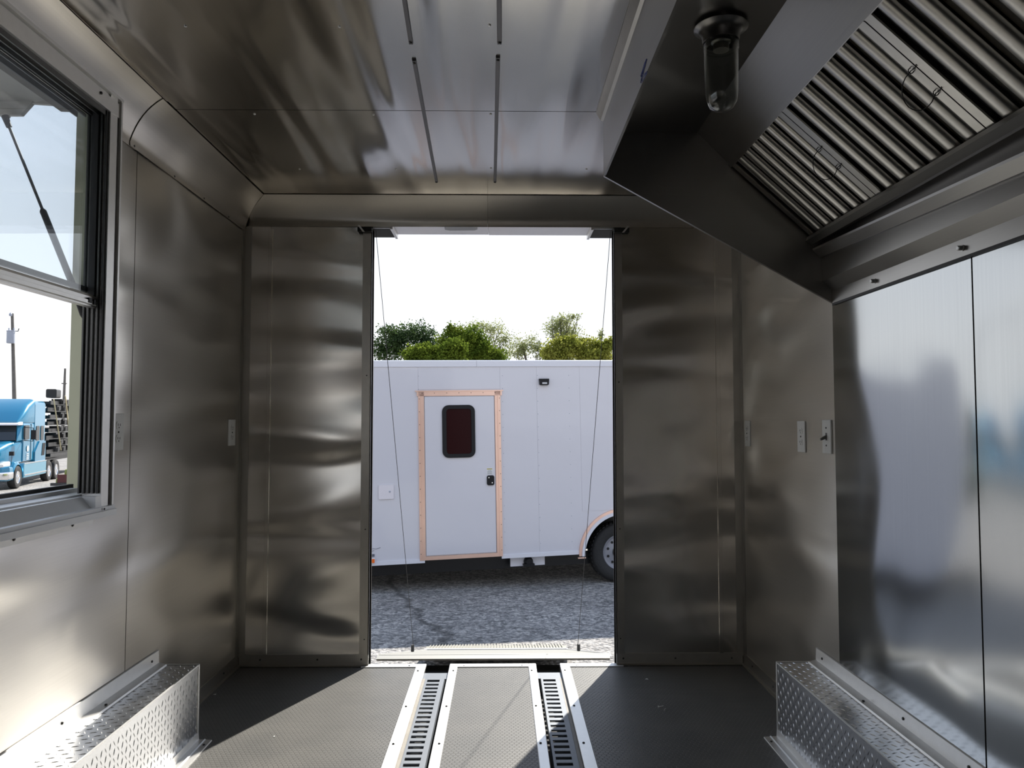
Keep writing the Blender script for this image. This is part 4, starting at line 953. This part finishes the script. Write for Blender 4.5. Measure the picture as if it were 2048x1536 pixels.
for (a, b), lb in zip((((4.9, 4.15), (6.3, 1.5)), ((7.0, 4.4), (8.3, 1.3))), ('yellow load strap nearer the truck cab', 'yellow load strap farther from the truck cab')):
    ex = Vector((math.cos(az), math.sin(az), 0)); ey = Vector((-math.sin(az), math.cos(az), 0))
    p = G0+ex*a[0]-ey*.06+Vector((0, 0, a[1])); q = G0+ex*b[0]-ey*.10+Vector((0, 0, b[1]))
    o = MB().tube([p, q], .035, 6).build('load_strap', 'strap', org=q); tag(o, lb, 'strap')
tb = MB().loft([ring(0, 0, .5, 0, .46, .08), ring(.8, 0, .5, 0, .46, .08)]).build('frame_drum', 'framesteel', org=(0, 0, 0), smooth=40)
tb.location = G0+Vector((math.cos(az)*5.6, math.sin(az)*5.6, 4.25)); tb.rotation_euler = (0, 0, az); tag(tb, 'black box lying on top of the stacked frames', 'box')

# olive machine at the edge
p0 = at(111, 985, Y=27.0); gzz = gz(p0.x, 27)
ol = empty('utility_vehicle', (p0.x, 27.0, gzz), 'olive green vehicle tail beside the truck, mostly hidden by the window jamb', 'vehicle', rot=(0, 0, math.radians(12)))
MB().loft([ring(0, 0, 1.6, .35, .95, .08), ring(2.6, 0, 1.6, .35, .95, .08)]).build('body', 'olive', ol, smooth=40)
MB().loft([ring(.25, .05, 1.55, .95, 1.25, .08), ring(2.6, .05, 1.55, .95, 1.40, .08)]).build('top_cover', 'olive', ol, smooth=40)
box('bumper', 'steel_dark', -.14, 1.4, -.1, .0, .70, .80, ol); box('tail_lamp', 'redlens', .05, .9, -.03, .0, .80, 1.08, ol)
for x in (.75, 2.2): MB().lathe([(.001, -.02), (.15, -.02), (.30, -.01), (.33, .03), (.33, .2), (.001, .2)], (x, -.02, .33), 'y', 24).build('wheel', 'tyre', ol, smooth=40)

# utility poles
def pole(bx, topy, basey, Y, r, lb, tx):
    b = at(bx, basey, Y=Y); t = at(tx, topy, Y=Y); g_ = gz(b.x, Y)
    d = (t-b); bb = b+d*((g_-.3-b.z)/d.z); bb.z = g_-.1
    e = empty('utility_pole', bb, lb, 'utility pole')
    MB().tube([bb, b, t], [r*1.3, r*1.2, r*.85], 12).build('post', 'wood', e, smooth=40)
    return e, b, t
pe, b, t = pole(28.5, 627, 790, 62., .125, 'tall wooden utility pole with a grey transformer above the truck', 24.5)
s_ = 62./1540*.93
c = at(21.5, 674, Y=61.6)
MB().lathe([(.001, -.50), (.27, -.50), (.29, -.44), (.29, .42), (.31, .44), (.31, .50), (.001, .56)], c, 'z', 20).build('transformer', 'greycan', pe, smooth=40)
MB().tube([at(18, 656, Y=61.6)+Vector((0, 0, 0)), at(18, 661, Y=61.6)], .05, 6).tube([at(28, 656, Y=61.6), at(28, 661, Y=61.6)], .05, 6).build('bushing', 'greycan', pe)
MB().tube([at(28, 662, Y=61.8), at(36, 662.5, Y=61.8), at(38, 657, Y=61.8)], .035, 6).build('arm', 'steel_dark', pe)
MB().lathe([(.001, 0), (.10, 0), (.12, .15), (.001, .3)], at(21, 632, Y=61.8), 'z', 10).build('insulator', 'greycan', pe)
o = MB().tube([at(23, 700, Y=62), at(10, 712, Y=58), at(0, 722, Y=55), at(-60, 770, Y=45)], .012, 4).build('service_wire', 'greycan', org=at(23, 700, Y=62)); tag(o, 'thin service wire running down from the transformer pole', 'wire')
pe2, b, t = pole(128, 737, 800, 88., .13, 'thin distant utility pole above the stacked frames', 130.3)
MB().box(*sorted((at(124, 766, Y=88).x, at(133, 766, Y=88).x)), 87.9, 88.1, at(0, 768, Y=88).z, at(0, 767, Y=88).z+.05).build('crossarm', 'wood', pe2)

# ============================================================ trees
def quads(P, size, rng):
    n = len(P); a = rng.normal(size=(n, 3)); a /= np.linalg.norm(a, axis=1)[:, None]
    b = rng.normal(size=(n, 3)); b -= a*(a*b).sum(1)[:, None]; b /= np.linalg.norm(b, axis=1)[:, None]
    s = size*(.6+.8*rng.random(n))[:, None]
    V = np.stack([P-a*s, P-b*s*.55, P+a*s, P+b*s*.55], 1).reshape(-1, 3)
    return V
def tree(Y, blobs, mat, lb, n_, size_, trunk, airy=0., group='trees beyond the white trailer', branches=0):
    """blobs: (px, py, rx_px, ry_px) outline clusters at distance Y"""
    bx, by = trunk; base = at(bx, by, Y=Y); base.z = gz(base.x, Y)
    r = empty('tree', base, lb, 'tree', group)
    rng = np.random.default_rng(int(bx*7+by)); P = []; n = int(n_*(1.25 if airy else 1.7)); size = size_*(.60 if airy else .72)
    area = sum(b[2]*b[3] for b in blobs)
    tips = []
    for (px_, py_, rx, ry) in blobs:
        c = at(px_, py_, Y=Y); sx = rx*Y/1540; sz = ry*Y/1540
        k = int(n*rx*ry/area)
        # sub-clusters give the crown its lumps and gaps
        ns = max(6, int(k/(45 if not airy else 26))); sc = rng.normal(size=(ns, 3)); sc /= np.linalg.norm(sc, axis=1)[:, None]; sc *= (rng.random(ns)[:, None]**(.45 if not airy else .7))
        cc = np.array(c)+sc*np.array([sx, sx*.8, sz]); tips.append((c, cc))
        idx = rng.integers(0, ns, k); sp_ = rng.normal(size=(k, 3))*np.array([sx, sx, sz])*(.20 if not airy else .21)
        P.append(cc[idx]+sp_)
    P = np.concatenate(P); V = quads(P, size, rng)
    me = bpy.data.meshes.new('foliage'); nq = len(P)
    me.vertices.add(nq*4); me.vertices.foreach_set('co', (V-np.array(base)).ravel())
    me.loops.add(nq*4); me.loops.foreach_set('vertex_index', np.arange(nq*4)); me.polygons.add(nq)
    me.polygons.foreach_set('loop_start', np.arange(nq)*4); me.update(calc_edges=True); me.materials.append(M[mat])
    o = bpy.data.objects.new('foliage', me); link(o); o.parent = r; o['kind'] = 'stuff'
    top = Vector(tips[0][0])
    MB().tube([base, base.lerp(top, .5)+Vector((.3, 0, 0)), top], [.22, .15, .05], 8).build('trunk', 'bark', r, smooth=60)
    for c, cc in tips:
        for q in cc[:branches]:
            s0 = base.lerp(top, .55); q = Vector(q); mid = s0.lerp(q, .5)+Vector(rng.normal(size=3)*.25)
            MB().tube([s0, mid, q], [.07, .045, .012], 5).build('branch', 'bark', r)
tree(58, [(765, 700, 34, 32), (800, 690, 36, 34), (835, 672, 40, 30), (785, 668, 30, 20), (856, 690, 26, 26)], 'leaf_dark', 'dark green tree above the left end of the white trailer', 6500, .15, (800, 800), airy=1, branches=3)
tree(50, [(835, 712, 30, 20), (870, 715, 38, 20), (905, 706, 26, 26), (850, 700, 24, 14)], 'leaf_mid', 'low sunlit green bush tree above the trailer door', 7000, .13, (870, 800))
tree(54, [(905, 685, 26, 30), (940, 690, 34, 34), (962, 705, 34, 26), (985, 715, 30, 20), (905, 662, 12, 14)], 'leaf_mid', 'dense mid green round tree above the trailer roof joint', 8500, .14, (940, 800))
tree(64, [(955, 655, 30, 20), (985, 662, 30, 22), (1010, 680, 24, 26), (925, 662, 18, 16), (1000, 700, 24, 22)], 'leaf_pale', 'pale thin leaved tree rising behind the dense round tree', 2200, .13, (985, 800), airy=1, branches=4)
tree(60, [(1045, 690, 22, 26), (1072, 695, 24, 24), (1035, 708, 20, 16), (1090, 712, 20, 16)], 'leaf_pale', 'sparse tree with bare branches in the gap between the crowns', 1900, .13, (1075, 800), airy=1, branches=4)
tree(62, [(1120, 638, 22, 16), (1112, 655, 28, 20), (1140, 660, 22, 24), (1125, 676, 24, 16), (1146, 634, 12, 10)], 'leaf_pale', 'tallest airy tree rising above the yellow green crowns', 2600, .13, (1122, 800), airy=1, branches=5)
tree(52, [(1118, 700, 30, 26), (1140, 690, 22, 16), (1105, 712, 24, 16)], 'leaf_yellow', 'yellow green bushy tree below the tallest airy tree', 5200, .13, (1122, 800))
tree(53, [(1175, 700, 32, 24), (1200, 706, 24, 22), (1180, 714, 40, 16), (1215, 690, 12, 16)], 'leaf_yellow', 'yellow green tree by the right door jamb', 5200, .13, (1190, 800))
tree(60, [(1200, 668, 10, 18), (1215, 688, 10, 14), (1190, 682, 10, 10)], 'leaf_pale', 'thin sprig of a tree rising at the far right of the tree row', 350, .13, (1200, 800), airy=1, branches=2)
